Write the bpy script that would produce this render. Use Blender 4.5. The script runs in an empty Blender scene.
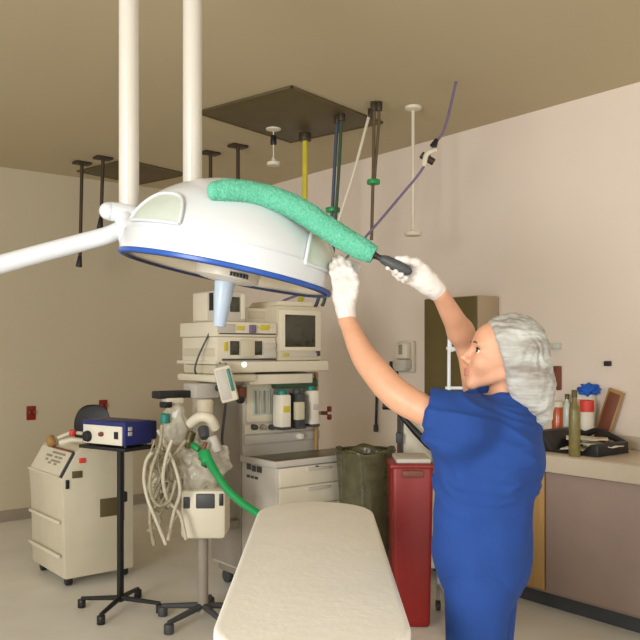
import bpy, bmesh, math, random
import numpy as np
from mathutils import Vector, Matrix, noise

random.seed(7)
SC = bpy.context.scene
COL = SC.collection
FPX, CAMZ, HOR = 797.0, 1.55, 350.0          # focal length in pixels, eye height, horizon row

# ------------------------------------------------------------------ camera
cam_d = bpy.data.cameras.new('camera')
cam_d.sensor_width = 36.0
cam_d.lens = 36.0 * FPX / 640.0
cam_d.shift_y = 30.0 / 640.0
cam_d.clip_end = 60
cam = bpy.data.objects.new('camera', cam_d)
cam.location = (0, 0, CAMZ)
cam.rotation_euler = (math.radians(90), 0, 0)
COL.objects.link(cam)
SC.camera = cam

# ------------------------------------------------------------------ world, lights, exposure
w = bpy.data.worlds.new('world'); SC.world = w; w.use_nodes = True
wb = w.node_tree.nodes['Background']
wb.inputs[0].default_value = (1.0, 0.99, 0.975, 1); wb.inputs[1].default_value = 0.82

def area(name, loc, target, sx, sy, power, col):
    l = bpy.data.lights.new(name, 'AREA'); l.shape = 'RECTANGLE'; l.size = sx; l.size_y = sy
    l.energy = power; l.color = col
    o = bpy.data.objects.new(name, l); COL.objects.link(o); o.location = loc
    o.rotation_euler = (Vector(target) - Vector(loc)).to_track_quat('-Z', 'Y').to_euler()
    return o
area('key_light', (-3.2, -2.4, 2.0), (1.8, 5.0, 1.2), 2.2, 1.8, 300, (1.0, 0.995, 0.985))
area('fill_light', (2.2, -2.4, 1.9), (0.3, 4.0, 1.2), 1.8, 1.6, 70, (1.0, 0.995, 0.985))

SC.view_settings.view_transform = 'Standard'
SC.view_settings.look = 'None'
SC.view_settings.exposure = -0.12
SC.view_settings.gamma = 1.0
SC.view_settings.use_curve_mapping = False

# ------------------------------------------------------------------ helpers: geometry of the place
TH = math.atan2(0.8, 1.0)                      # room is turned by this about Z
A_ = Vector((math.cos(TH), math.sin(TH)))      # along the left wall, away
B_ = Vector((-math.sin(TH), math.cos(TH)))     # along the right wall, away
CEIL = 3.2

def P(px, py, d):
    return Vector(((px - 320.0) / FPX * d, d, CAMZ + (HOR - py) / FPX * d))

class Frame:
    """a local frame standing on the floor: x right, y back, z up"""
    def __init__(s, ox, oy, rot):
        s.o = Vector((ox, oy)); s.rot = rot
        s.ex = Vector((math.cos(rot), math.sin(rot))); s.ey = Vector((-math.sin(rot), math.cos(rot)))
    def _ray(s, px, py): return Vector(((px - 320) / FPX, 1.0)), (HOR - py) / FPX
    def y(s, px, py, v=0.0):
        r, rz = s._ray(px, py); t = (s.o.dot(s.ey) + v) / r.dot(s.ey)
        return (r * t - s.o).dot(s.ex), CAMZ + rz * t
    def x(s, px, py, u=0.0):
        r, rz = s._ray(px, py); t = (s.o.dot(s.ex) + u) / r.dot(s.ex)
        return (r * t - s.o).dot(s.ey), CAMZ + rz * t
    def rect(s, px0, py0, px1, py1, v):
        xc, yc = (px0 + px1) / 2, (py0 + py1) / 2
        return s.y(px0, yc, v)[0], s.y(px1, yc, v)[0], s.y(xc, py1, v)[1], s.y(xc, py0, v)[1]
    def loc(s, wx, wy):
        q = Vector((wx, wy)) - s.o; return q.dot(s.ex), q.dot(s.ey)

# ------------------------------------------------------------------ helpers: materials
def lin(c):
    c = c / 255.0
    return c / 12.92 if c <= 0.04045 else ((c + 0.055) / 1.055) ** 2.4
def rgb(c): return tuple(lin(v) for v in c)

MATS = {}
def mat(name, c, rough=0.5, metal=0.0, var=0.06, scale=6.0, bump=0.0, bscale=80.0, trans=0.0,
        alpha=1.0, coat=0.0, emit=0.0, sss=0.0, c2=None, stretch=None):
    if name in MATS: return MATS[name]
    m = bpy.data.materials.new(name); m.use_nodes = True
    nt = m.node_tree; b = nt.nodes['Principled BSDF']
    tc = nt.nodes.new('ShaderNodeTexCoord'); mp = nt.nodes.new('ShaderNodeMapping')
    if stretch: mp.inputs['Scale'].default_value = stretch
    nt.links.new(tc.outputs['Object'], mp.inputs['Vector'])
    nz = nt.nodes.new('ShaderNodeTexNoise'); nz.inputs['Scale'].default_value = scale; nz.inputs['Detail'].default_value = 4
    nt.links.new(mp.outputs[0], nz.inputs['Vector'])
    rp = nt.nodes.new('ShaderNodeValToRGB')
    l = rgb(c); h = rgb(c2) if c2 else tuple(min(1, v * (1 + var)) for v in l)
    lo = l if c2 else tuple(v * (1 - var) for v in l)
    rp.color_ramp.elements[0].color = (*lo, 1); rp.color_ramp.elements[1].color = (*h, 1)
    rp.color_ramp.elements[0].position = 0.3; rp.color_ramp.elements[1].position = 0.7
    nt.links.new(nz.outputs[0], rp.inputs[0]); nt.links.new(rp.outputs[0], b.inputs['Base Color'])
    b.inputs['Roughness'].default_value = rough; b.inputs['Metallic'].default_value = metal
    b.inputs['Transmission Weight'].default_value = trans; b.inputs['Alpha'].default_value = alpha
    b.inputs['Coat Weight'].default_value = coat
    if sss: b.inputs['Subsurface Weight'].default_value = sss; b.inputs['Subsurface Radius'].default_value = (0.02, 0.008, 0.005); b.inputs['Subsurface Scale'].default_value = 0.4
    if emit:
        nt.links.new(rp.outputs[0], b.inputs['Emission Color']); b.inputs['Emission Strength'].default_value = emit
    if bump:
        n2 = nt.nodes.new('ShaderNodeTexNoise'); n2.inputs['Scale'].default_value = bscale; n2.inputs['Detail'].default_value = 3
        nt.links.new(mp.outputs[0], n2.inputs['Vector'])
        bp = nt.nodes.new('ShaderNodeBump'); bp.inputs['Strength'].default_value = bump; bp.inputs['Distance'].default_value = 0.01
        nt.links.new(n2.outputs[0], bp.inputs['Height']); nt.links.new(bp.outputs[0], b.inputs['Normal'])
    MATS[name] = m
    return m

M_WALLL = mat('painted_wall_shaded', (197, 184, 156), 0.7, var=0.015, scale=1.2, bump=0.05, bscale=150)  # left wall's dimmer light put into the colour: darker, more olive than the right
M_WALL = mat('painted_wall', (236, 221, 206), 0.7, var=0.015, scale=1.2, bump=0.05, bscale=150)
M_CEIL = mat('painted_ceiling', (196, 182, 150), 0.85, var=0.02, scale=1.0, bump=0.05, bscale=120)
M_FLOOR = mat('pale_vinyl', (226, 222, 212), 0.4, var=0.03, scale=3, c2=(236, 233, 226))
M_TRIM = mat('base_trim', (150, 138, 120), 0.6)
M_PANEL = mat('bronze_panel', (92, 80, 48), 0.55, var=0.08)
M_ROD = mat('dark_bronze_rod', (66, 54, 38), 0.5, metal=0.3)
M_WHITE = mat('white_enamel', (214, 218, 221), 0.3, var=0.015, coat=0.3)
M_POST = mat('post_enamel', (208, 202, 190), 0.35, var=0.015)
M_WINDOW = mat('frosted_window', (196, 206, 194), 0.25, var=0.06, scale=9, coat=0.4)
M_BLUE = mat('blue_rim', (28, 84, 176), 0.35, var=0.05)
M_NAVY = mat('navy_edge', (34, 44, 78), 0.4)
M_LENS = mat('lamp_glass', (236, 224, 202), 0.2, metal=0.1, var=0.05, scale=5)
M_HUB = mat('hub_plastic', (206, 200, 188), 0.35)
M_HANDLE = mat('pale_blue_plastic', (176, 192, 208), 0.35, var=0.05)
M_BLACK = mat('black_plastic', (26, 26, 27), 0.45, var=0.15)
M_DKGREY = mat('dark_grey_plastic', (66, 68, 70), 0.5, var=0.12)
M_SCREEN = mat('screen_glass', (46, 48, 32), 0.12, var=0.2, scale=3, coat=0.5)
M_BEIGE = mat('beige_case', (206, 197, 172), 0.5, var=0.04)
M_CREAM = mat('cream_case', (222, 214, 192), 0.45, var=0.03)
M_LGREY = mat('light_grey_case', (196, 190, 178), 0.5, var=0.04)
M_GREY = mat('grey_panel', (150, 140, 126), 0.55, var=0.05)
M_OLIVE = mat('worn_steel_top', (92, 84, 50), 0.3, metal=0.3, var=0.18, scale=9)
M_TEAL = mat('teal_plastic', (24, 120, 108), 0.4, var=0.1)
M_GREEN = mat('green_hose_rubber', (28, 152, 82), 0.4, var=0.08)
M_YELLOW = mat('yellow_plastic', (206, 190, 52), 0.5, var=0.08)
M_RED = mat('red_plastic', (136, 24, 20), 0.4, var=0.08)
M_REDB = mat('bright_red_plastic', (220, 66, 54), 0.45, var=0.08)
M_STEEL = mat('brushed_steel', (176, 168, 150), 0.35, metal=0.85, var=0.08, scale=4, stretch=(1, 1, 0.1))
M_CABDOOR = mat('bronze_cabinet_door', (110, 98, 62), 0.35, metal=0.4, var=0.12, scale=2.5)
M_CABSIDE = mat('tan_cabinet_face', (176, 158, 132), 0.4, metal=0.25, var=0.08, scale=3)
M_BROWN = mat('brown_plastic', (120, 66, 46), 0.5, var=0.12)
M_CLEAR = mat('clear_bag_film', (214, 208, 190), 0.2, alpha=0.5, var=0.1, scale=25)
M_OLBAG = mat('olive_bag_film', (92, 88, 62), 0.22, alpha=0.86, var=0.25, scale=14, bump=0.6, bscale=14)
M_TANHOSE = mat('olive_beige_hose', (166, 156, 128), 0.35, alpha=0.85, var=0.2, scale=30)
M_HOSE = mat('clear_beige_hose', (206, 198, 176), 0.3, alpha=0.8, var=0.1, scale=30)
M_SHEET = mat('white_sheet', (246, 244, 236), 0.85, var=0.02, bump=0.15, bscale=30)
M_PURPLE = mat('violet_grey_cord', (112, 98, 128), 0.5)
M_DKGREEN = mat('dark_green_hose', (54, 80, 56), 0.5)
M_DKBLUE = mat('slate_blue_hose', (66, 78, 96), 0.5)
M_BROWNHOSE = mat('brown_hose', (96, 80, 56), 0.5)
M_BOXBLUE = mat('indigo_case', (36, 44, 112), 0.4, var=0.1)
M_COUNTER = mat('counter_laminate', (206, 192, 170), 0.4, var=0.04)
M_MAUVE = mat('mauve_grey_front', (150, 130, 118), 0.55, var=0.05)
M_TAN = mat('tan_wood', (168, 132, 78), 0.55, var=0.12, scale=5, stretch=(6, 6, 0.6))
M_PAPER = mat('white_paper', (230, 224, 206), 0.8, var=0.05)
M_SKIN = mat('skin', (212, 158, 126), 0.48, var=0.05, scale=22, sss=0.12, bump=0.04, bscale=220)
M_LIP = mat('lips', (196, 128, 108), 0.4, var=0.06)
M_BROW = mat('brow_hair', (86, 58, 40), 0.7)
M_EYEW = mat('eye_white', (226, 220, 212), 0.15)
M_IRIS = mat('iris', (52, 36, 26), 0.12)
M_SCRUB = mat('royal_blue_cotton', (20, 62, 134), 0.85, var=0.07, scale=9, bump=0.12, bscale=90)
M_GLOVE = mat('white_latex', (222, 214, 206), 0.55, var=0.03, scale=20, bump=0.25, bscale=70)
M_CAP = mat('bouffant_nonwoven', (140, 132, 124), 0.8, scale=13, bump=0.6, bscale=40, c2=(198, 200, 194), stretch=(0.6, 1.0, 2.4))
M_HAIR = mat('dark_hair', (64, 44, 32), 0.6, var=0.2, scale=60)
M_SHOE = mat('white_shoe', (220, 218, 212), 0.5)
M_FUZZ = mat('green_microfibre', (84, 176, 144), 0.95, scale=150, c2=(116, 200, 168), bump=0.5, bscale=190)
M_AMBER = mat('amber_liquid_bottle', (190, 84, 34), 0.25, var=0.1, coat=0.3)
M_GOLDGREEN = mat('olive_gold_bottle', (122, 112, 62), 0.3, var=0.25, scale=30)
M_CLOTH = mat('blue_cloth', (24, 92, 190), 0.7, var=0.1, scale=14)

# ------------------------------------------------------------------ helpers: meshes
class MB:
    def __init__(s): s.bm = bmesh.new()
    def _merge(s, t, mtx=None):
        if mtx is not None: bmesh.ops.transform(t, matrix=mtx, verts=t.verts)
        me = bpy.data.meshes.new('tmp'); t.to_mesh(me); t.free(); s.bm.from_mesh(me); bpy.data.meshes.remove(me)
    def box(s, x0, x1, y0, y1, z0, z1, bev=0.0, seg=2, mtx=None):
        t = bmesh.new(); bmesh.ops.create_cube(t, size=1.0)
        sx, sy, sz = abs(x1 - x0), abs(y1 - y0), abs(z1 - z0)
        for v in t.verts: v.co = Vector(((x0 + x1) / 2 + v.co.x * sx, (y0 + y1) / 2 + v.co.y * sy, (z0 + z1) / 2 + v.co.z * sz))
        if bev > 0:
            bmesh.ops.bevel(t, geom=list(t.edges), offset=min(bev, 0.45 * min(sx, sy, sz)), segments=seg, profile=0.5, affect='EDGES')
        s._merge(t, mtx); return s
    def cyl(s, p0, p1, r0, r1=None, seg=20, bev=0.0):
        r1 = r0 if r1 is None else r1
        p0, p1 = Vector(p0), Vector(p1); ax = p1 - p0; L = ax.length
        t = bmesh.new(); bmesh.ops.create_cone(t, cap_ends=True, segments=seg, radius1=r0, radius2=r1, depth=L)
        if bev > 0:
            ed = [e for e in t.edges if abs(abs(e.verts[0].co.z) - L / 2) < 1e-6 and abs(e.verts[0].co.z - e.verts[1].co.z) < 1e-6]
            bmesh.ops.bevel(t, geom=ed, offset=bev, segments=2, profile=0.5, affect='EDGES')
        q = ax.to_track_quat('Z', 'Y').to_matrix().to_4x4()
        s._merge(t, Matrix.Translation((p0 + p1) / 2) @ q); return s
    def ball(s, c, r, mtx=None, u=20, v=14):
        t = bmesh.new(); bmesh.ops.create_uvsphere(t, u_segments=u, v_segments=v, radius=1.0)
        rr = (r, r, r) if isinstance(r, (int, float)) else r
        m = Matrix.Translation(Vector(c)) @ (mtx.to_4x4() if mtx else Matrix()) @ Matrix.Diagonal((*rr, 1))
        s._merge(t, m); return s
    def lathe(s, prof, seg=40, mtx=None, a0=0.0, a1=2 * math.pi):
        t = bmesh.new(); full = abs(a1 - a0 - 2 * math.pi) < 1e-6
        n = seg if full else seg + 1; rings = []
        for r, z in prof:
            if r < 1e-6: rings.append([t.verts.new((0, 0, z))] * n)
            else: rings.append([t.verts.new((r * math.cos(a0 + (a1 - a0) * i / seg), r * math.sin(a0 + (a1 - a0) * i / seg), z)) for i in range(n)])
        for k in range(len(rings) - 1):
            for i in range(seg):
                j = (i + 1) % n
                q = []
                for v in (rings[k][i], rings[k][j], rings[k + 1][j], rings[k + 1][i]):
                    if v not in q: q.append(v)
                if len(q) >= 3:
                    try: t.faces.new(q)
                    except ValueError: pass
        bmesh.ops.recalc_face_normals(t, faces=t.faces)
        s._merge(t, mtx); return s
    def tube(s, pts, r, seg=10, sub=6, jitter=0.0, ribs=None):
        pts = [Vector(p) for p in pts]
        rs = r if isinstance(r, (list, tuple)) else [r] * len(pts)
        path, rad = [], []
        for i in range(len(pts) - 1):
            p0 = pts[max(i - 1, 0)]; p1 = pts[i]; p2 = pts[i + 1]; p3 = pts[min(i + 2, len(pts) - 1)]
            for k in range(sub):
                u = k / sub
                path.append(0.5 * ((2 * p1) + (p2 - p0) * u + (2 * p0 - 5 * p1 + 4 * p2 - p3) * u * u + (3 * p1 - p0 - 3 * p2 + p3) * u ** 3))
                rad.append(rs[i] + (rs[i + 1] - rs[i]) * u)
        path.append(pts[-1]); rad.append(rs[-1])
        t = bmesh.new(); rings = []; up = Vector((0.13, 0.21, 0.97)).normalized()
        tan0 = (path[1] - path[0]).normalized()
        nrm = tan0.cross(up)
        if nrm.length < 0.1: nrm = tan0.cross(Vector((1, 0, 0)))
        nrm.normalize()
        for i, p in enumerate(path):
            tg = (path[min(i + 1, len(path) - 1)] - path[max(i - 1, 0)]).normalized()
            nrm = (nrm - tg * nrm.dot(tg)).normalized(); bn = tg.cross(nrm)
            rr = rad[i]
            if ribs: rr *= (1.0 if i % 2 else ribs)
            ring = []
            for k in range(seg):
                a = 2 * math.pi * k / seg
                q = p + (nrm * math.cos(a) + bn * math.sin(a)) * (rr + (random.uniform(-1, 1) * jitter if jitter else 0))
                ring.append(t.verts.new(q))
            rings.append(ring)
        for i in range(len(rings) - 1):
            for k in range(seg):
                t.faces.new((rings[i][k], rings[i][(k + 1) % seg], rings[i + 1][(k + 1) % seg], rings[i + 1][k]))
        t.faces.new(rings[0][::-1]); t.faces.new(rings[-1])
        bmesh.ops.recalc_face_normals(t, faces=t.faces)
        s._merge(t); return s
    def prism(s, poly, y0, y1, bev=0.0, mtx=None):
        """polygon in (x,z), extruded along y"""
        t = bmesh.new()
        f = [t.verts.new((x, y0, z)) for x, z in poly]; b = [t.verts.new((x, y1, z)) for x, z in poly]
        n = len(poly)
        t.faces.new(f); t.faces.new(b[::-1])
        for i in range(n): t.faces.new((f[i], b[i], b[(i + 1) % n], f[(i + 1) % n]))
        bmesh.ops.recalc_face_normals(t, faces=t.faces)
        if bev: bmesh.ops.bevel(t, geom=list(t.edges), offset=bev, segments=2, profile=0.5, affect='EDGES')
        s._merge(t, mtx); return s
    def blob(s, c, r, amp, freq, seed=0, lev=4, mtx=None):
        t = bmesh.new(); bmesh.ops.create_icosphere(t, subdivisions=lev, radius=1.0)
        for v in t.verts:
            d = 1 + amp * noise.fractal(v.co * freq + Vector((seed, seed * 1.7, 0)), 1.0, 2.0, 3)
            v.co = Vector((v.co.x * r[0] * d, v.co.y * r[1] * d, v.co.z * r[2] * d))
        s._merge(t, Matrix.Translation(Vector(c)) @ (mtx.to_4x4() if mtx else Matrix())); return s
    def build(s, name, m, parent=None, world=False, ang=35):
        me = bpy.data.meshes.new(name)
        if world and parent is not None:
            mw = Matrix(); q = parent
            while q is not None: mw = q.matrix_basis @ mw; q = q.parent
            bmesh.ops.transform(s.bm, matrix=mw.inverted(), verts=s.bm.verts)
        s.bm.to_mesh(me); s.bm.free()
        me.polygons.foreach_set('use_smooth', [True] * len(me.polygons))
        me.set_sharp_from_angle(angle=math.radians(ang))
        if m: me.materials.append(m)
        o = bpy.data.objects.new(name, me); COL.objects.link(o)
        if parent is not None: o.parent = parent
        return o

def thing(name, label, cat, loc=(0, 0, 0), rz=0.0, group=None):
    o = bpy.data.objects.new(name, None); COL.objects.link(o); o.empty_display_size = 0.1
    o.location = loc; o.rotation_euler = (0, 0, rz)
    o.matrix_basis = Matrix.Translation(Vector(loc)) @ Matrix.Rotation(rz, 4, 'Z')
    o['label'] = label; o['category'] = cat
    if group: o['group'] = group
    return o
def tag(o, label, cat, group=None):
    o['label'] = label; o['category'] = cat
    if group: o['group'] = group
    return o
def center_origin(o, base):
    """move a single-mesh thing's origin to a world point"""
    base = Vector(base); o.data.transform(Matrix.Translation(-base)); o.location = base; return o
def struct(name, mb, m):
    o = mb.build(name, m); o['kind'] = 'structure'; return o
def V3(f, x, y, z):
    q = f.o + f.ex * x + f.ey * y; return Vector((q.x, q.y, z))

# ------------------------------------------------------------------ helpers: smooth implicit shapes -> one surface
def smin(a, b, k):
    if k <= 0: return np.minimum(a, b)
    h = np.clip(0.5 + 0.5 * (b - a) / k, 0, 1)
    return b + (a - b) * h - k * h * (1 - h)
def rcone(a, b, r1, r2=None, k=0.02, op='u'):
    a = np.array(a, float); b = np.array(b, float); r2 = r1 if r2 is None else r2
    ab = b - a; L2 = max(float(ab @ ab), 1e-12)
    def f(X, Y, Z):
        px, py, pz = X - a[0], Y - a[1], Z - a[2]
        t = np.clip((px * ab[0] + py * ab[1] + pz * ab[2]) / L2, 0, 1)
        return np.sqrt((px - t * ab[0]) ** 2 + (py - t * ab[1]) ** 2 + (pz - t * ab[2]) ** 2) - (r1 + (r2 - r1) * t)
    r = max(r1, r2)
    return (f, np.minimum(a, b) - r, np.maximum(a, b) + r, k, op)
def ell(c, r, R=None, k=0.02, op='u'):
    """R: columns are the ellipsoid's axes"""
    c = np.array(c, float); r = np.array(r, float); R = np.eye(3) if R is None else np.array(R, float)
    def f(X, Y, Z):
        q = [(X - c[0]) * R[0, i] + (Y - c[1]) * R[1, i] + (Z - c[2]) * R[2, i] for i in range(3)]
        k0 = np.sqrt(sum((q[i] / r[i]) ** 2 for i in range(3))); k1 = np.sqrt(sum((q[i] / r[i] ** 2) ** 2 for i in range(3)))
        return k0 * (k0 - 1) / np.maximum(k1, 1e-9)
    e = np.sqrt((R ** 2) @ (r ** 2))
    return (f, c - e, c + e, k, op)
def half(p, n, lo, hi, k=0.004):
    """remove everything on the side n points to, inside the box lo..hi"""
    p = np.array(p, float); n = np.array(n, float); n = n / np.linalg.norm(n)
    def f(X, Y, Z): return -((X - p[0]) * n[0] + (Y - p[1]) * n[1] + (Z - p[2]) * n[2])
    return (f, np.array(lo, float), np.array(hi, float), k, 'sub')
def sdf_mesh(prims, h, warp=None):
    lo = np.min([p[1] for p in prims if p[4] == 'u'], axis=0) - 0.03
    hi = np.max([p[2] for p in prims if p[4] == 'u'], axis=0) + 0.03
    n = np.ceil((hi - lo) / h).astype(int) + 1
    ax = [(lo[i] + h * np.arange(n[i])) for i in range(3)]
    G = np.full(n, 0.2, np.float64)
    for f, a, b, k, op in prims:
        m = k + 3 * h
        i0 = np.maximum(np.floor((a - m - lo) / h).astype(int), 0); i1 = np.minimum(np.ceil((b + m - lo) / h).astype(int) + 1, n)
        if (i1 <= i0).any(): continue
        sl = tuple(slice(i0[i], i1[i]) for i in range(3))
        X = ax[0][sl[0]][:, None, None]; Y = ax[1][sl[1]][None, :, None]; Z = ax[2][sl[2]][None, None, :]
        d = f(X, Y, Z)
        d = np.broadcast_to(d, G[sl].shape)
        G[sl] = smin(G[sl], d, k) if op == 'u' else -smin(-G[sl], d, k)
    if warp is not None:
        G = G + warp(ax[0][:, None, None], ax[1][None, :, None], ax[2][None, None, :])
    S = G < 0
    c = [S[dx:n[0] - 1 + dx, dy:n[1] - 1 + dy, dz:n[2] - 1 + dz] for dx in (0, 1) for dy in (0, 1) for dz in (0, 1)]
    anyin = np.logical_or.reduce(c); allin = np.logical_and.reduce(c)
    cells = np.argwhere(anyin & ~allin)
    idx = -np.ones(n - 1, int); idx[tuple(cells.T)] = np.arange(len(cells))
    acc = np.zeros((len(cells), 3)); cnt = np.zeros(len(cells))
    corners = [(dx, dy, dz) for dx in (0, 1) for dy in (0, 1) for dz in (0, 1)]
    for i, p in enumerate(corners):
        for q in corners[i + 1:]:
            if sum(abs(p[t] - q[t]) for t in range(3)) != 1: continue
            va = G[tuple((cells + p).T)]; vb = G[tuple((cells + q).T)]
            cr = (va < 0) != (vb < 0)
            t = np.where(cr, va / np.where(cr, va - vb, 1), 0)[:, None]
            pt = np.array(p) + t * (np.array(q) - np.array(p))
            acc += np.where(cr[:, None], pt, 0); cnt += cr
    verts = lo + h * (cells + acc / np.maximum(cnt, 1)[:, None])
    quads = []
    for a in range(3):
        u, v = (a + 1) % 3, (a + 2) % 3
        s0 = [slice(None)] * 3; s1 = [slice(None)] * 3
        s0[a] = slice(0, -1); s1[a] = slice(1, None)
        E = S[tuple(s0)] != S[tuple(s1)]
        e = np.argwhere(E)
        e = e[(e[:, u] > 0) & (e[:, v] > 0) & (e[:, u] < n[u] - 1) & (e[:, v] < n[v] - 1)]
        flip = S[tuple(e.T)]
        du = np.zeros(3, int); du[u] = 1; dv = np.zeros(3, int); dv[v] = 1
        q = np.stack([idx[tuple((e - du - dv).T)], idx[tuple((e - dv).T)], idx[tuple(e.T)], idx[tuple((e - du).T)]], 1)
        q = np.where(flip[:, None], q, q[:, ::-1])
        quads.append(q)
    quads = np.concatenate(quads)
    return verts, quads
def sdf_obj(name, prims, h, m, parent=None, warp=None, smooth=2, disp=None, post=0):
    v, q = sdf_mesh(prims, h, warp)
    me = bpy.data.meshes.new(name)
    me.from_pydata(v.tolist(), [], q.tolist()); me.update()
    bm = bmesh.new(); bm.from_mesh(me)
    for _ in range(smooth): bmesh.ops.smooth_vert(bm, verts=bm.verts, factor=0.5, use_axis_x=True, use_axis_y=True, use_axis_z=True)
    if disp:
        bm.normal_update()
        mv = [(x, disp(x.co, x.normal)) for x in bm.verts]
        for x, d in mv: x.co = x.co + x.normal * d
        for _ in range(post): bmesh.ops.smooth_vert(bm, verts=bm.verts, factor=0.5, use_axis_x=True, use_axis_y=True, use_axis_z=True)
    if parent is not None:
        mw = Matrix(); p = parent
        while p is not None: mw = p.matrix_basis @ mw; p = p.parent
        bmesh.ops.transform(bm, matrix=mw.inverted(), verts=bm.verts)
    bm.to_mesh(me); bm.free()
    me.polygons.foreach_set('use_smooth', [True] * len(me.polygons))
    me.materials.append(m)
    o = bpy.data.objects.new(name, me); COL.objects.link(o)
    if parent is not None: o.parent = parent
    return o

# ================================================================== THE ROOM
RC = Vector((-1.031, 8.652))                   # far corner of the room
RM = Frame(RC.x, RC.y, TH)                     # room frame: x along left wall, -y along right wall
LX, LY = 7.5, 11.0
def room_slab(name, x0, x1, y0, y1, z0, z1, m):
    mb = MB(); mb.box(x0, x1, y0, y1, z0, z1)
    bmesh.ops.transform(mb.bm, matrix=Matrix.Translation((RC.x, RC.y, 0)) @ Matrix.Rotation(TH, 4, 'Z'), verts=mb.bm.verts)
    return struct(name, mb, m)
room_slab('floor', -LX, 0.1, -LY, 0.1, -0.1, 0.0, M_FLOOR)
room_slab('ceiling', -LX, 0.1, -LY, 0.1, CEIL, CEIL + 0.1, M_CEIL)
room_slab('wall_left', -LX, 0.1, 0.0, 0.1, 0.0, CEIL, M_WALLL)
room_slab('wall_right', 0.0, 0.1, -LY, 0.0, 0.0, CEIL, M_WALL)
room_slab('baseboard_left', -LX, 0.0, -0.012, 0.0, 0.0, 0.1, M_TRIM)
room_slab('baseboard_right', -0.012, 0.0, -LY, -0.012, 0.0, 0.1, M_TRIM)
RW = Frame(RC.x, RC.y, TH - math.pi / 2)       # right-wall frame: x along the wall towards the camera, y into the wall

def ceil_hit(px, py):
    d = (CEIL - CAMZ) * FPX / (HOR - py); p = P(px, py, d); return p

exec_later = []
# ================================================================== CEILING FITTINGS
PR = math.radians(51.5)
def service_panel(far_px, size_x, size_y, label):
    p = ceil_hit(*far_px); ex = Vector((math.cos(PR), math.sin(PR))); ey = Vector((-math.sin(PR), math.cos(PR)))
    c = Vector((p.x, p.y)) - ex * size_x / 2 - ey * size_y / 2
    t = thing('ceiling_service_panel', label, 'ceiling panel', (c.x, c.y, CEIL), PR, 'ceiling service panels')
    MB().box(-size_x / 2, size_x / 2, -size_y / 2, size_y / 2, -0.012, -0.001, 0.003).build('panel', M_PANEL, t)
    mb = MB(); e = 0.02
    for a, b, c2, d in ((-1, 1, -1, -1), (-1, 1, 1, 1), (-1, -1, -1, 1), (1, 1, -1, 1)):
        mb.box(a * size_x / 2 - e / 2, b * size_x / 2 + e / 2, c2 * size_y / 2 - e / 2, d * size_y / 2 + e / 2, -0.016, -0.001, 0.003)
    mb.build('frame', M_PANEL, t)
    return t
service_panel((140, 183), 0.71, 0.69, 'dark bronze square ceiling panel above the left wall, between the two white lamp posts')
service_panel((291, 141), 1.0, 0.86, 'dark bronze square ceiling panel above the yellow hose')

def hanger(px, py, bot_px, bot_py, label, flange=0.048, r=0.015, tip=True):
    p = ceil_hit(px, py); z1 = CAMZ + (HOR - bot_py) / FPX * p.y
    t = thing('ceiling_hanger', label, 'hanger rod', (p.x, p.y, CEIL), TH, 'dark ceiling hanger rods')
    MB().box(-flange * 1.5, flange * 1.5, -flange, flange, -0.022, -0.001, 0.004).build('flange', M_ROD, t)
    bx = (bot_px - px) / FPX * p.y
    MB().cyl(Vector((p.x, p.y, CEIL - 0.02)), Vector((p.x + bx, p.y, z1 + 0.05)), r, seg=14).build('rod', M_ROD, t, world=True)
    if tip: MB().cyl(Vector((p.x + bx, p.y, z1 + 0.10)), Vector((p.x + bx - 0.01, p.y, z1)), r * 1.1, r * 1.9, seg=16, bev=0.006).build('tip', M_BLACK, t, world=True)
    return t
hanger(82, 162, 80, 267, 'leftmost dark ceiling rod, its tip just below the white lamp arm')
hanger(103, 157, 101, 229, 'dark ceiling rod second from the left, ending at the white arm stub')
hanger(210.5, 152, 210.5, 200, 'dark ceiling rod just right of the second white lamp post', tip=False)
hanger(238, 145, 238, 205, 'dark ceiling rod above the middle of the green duster, fourth from the left', tip=False)

# small white pull disc on a cord
def pull_disc(px, top, bot, d, label, rod_r, disc_r, plug, mrod):
    x = (px - 320) / FPX * d; zb = CAMZ + (HOR - bot) / FPX * d
    t = thing('ceiling_pull', label, 'pull cord', (x, d, CEIL))
    MB().cyl((0, 0, 0.0), (0, 0, zb - CEIL + 0.02), rod_r, seg=12).build('cord', mrod, t)
    MB().lathe([(0, 0.05), (0.012, 0.045), (0.018, 0.02), (disc_r, 0.012), (disc_r * 1.02, 0.0), (disc_r * 0.9, -0.012), (0, -0.014)], 28, Matrix.Translation((0, 0, zb - CEIL))).build('disc', M_CREAM, t)
    MB().lathe([(0, -0.001), (0.06, -0.002), (0.055, -0.02), (0.02, -0.03), (0, -0.03)], 24).build('ceiling_rose', M_CREAM, t)
    if plug:
        zp = CAMZ + (HOR - plug) / FPX * d - CEIL
        MB().cyl((0, 0, zp + 0.035), (0, 0, zp - 0.035), 0.018, 0.026, seg=16, bev=0.006).build('plug', M_BLACK, t)
    return t
pull_disc(273.5, 127, 164, 5.9, 'small white disc on a thin cord below the ceiling panel, with a black plug', 0.005, 0.05, 140, M_CREAM)
pull_disc(413, 127, 234, 5.4, 'white rod with a white disc end hanging right of the gas hoses', 0.011, 0.06, None, M_CREAM)

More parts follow.
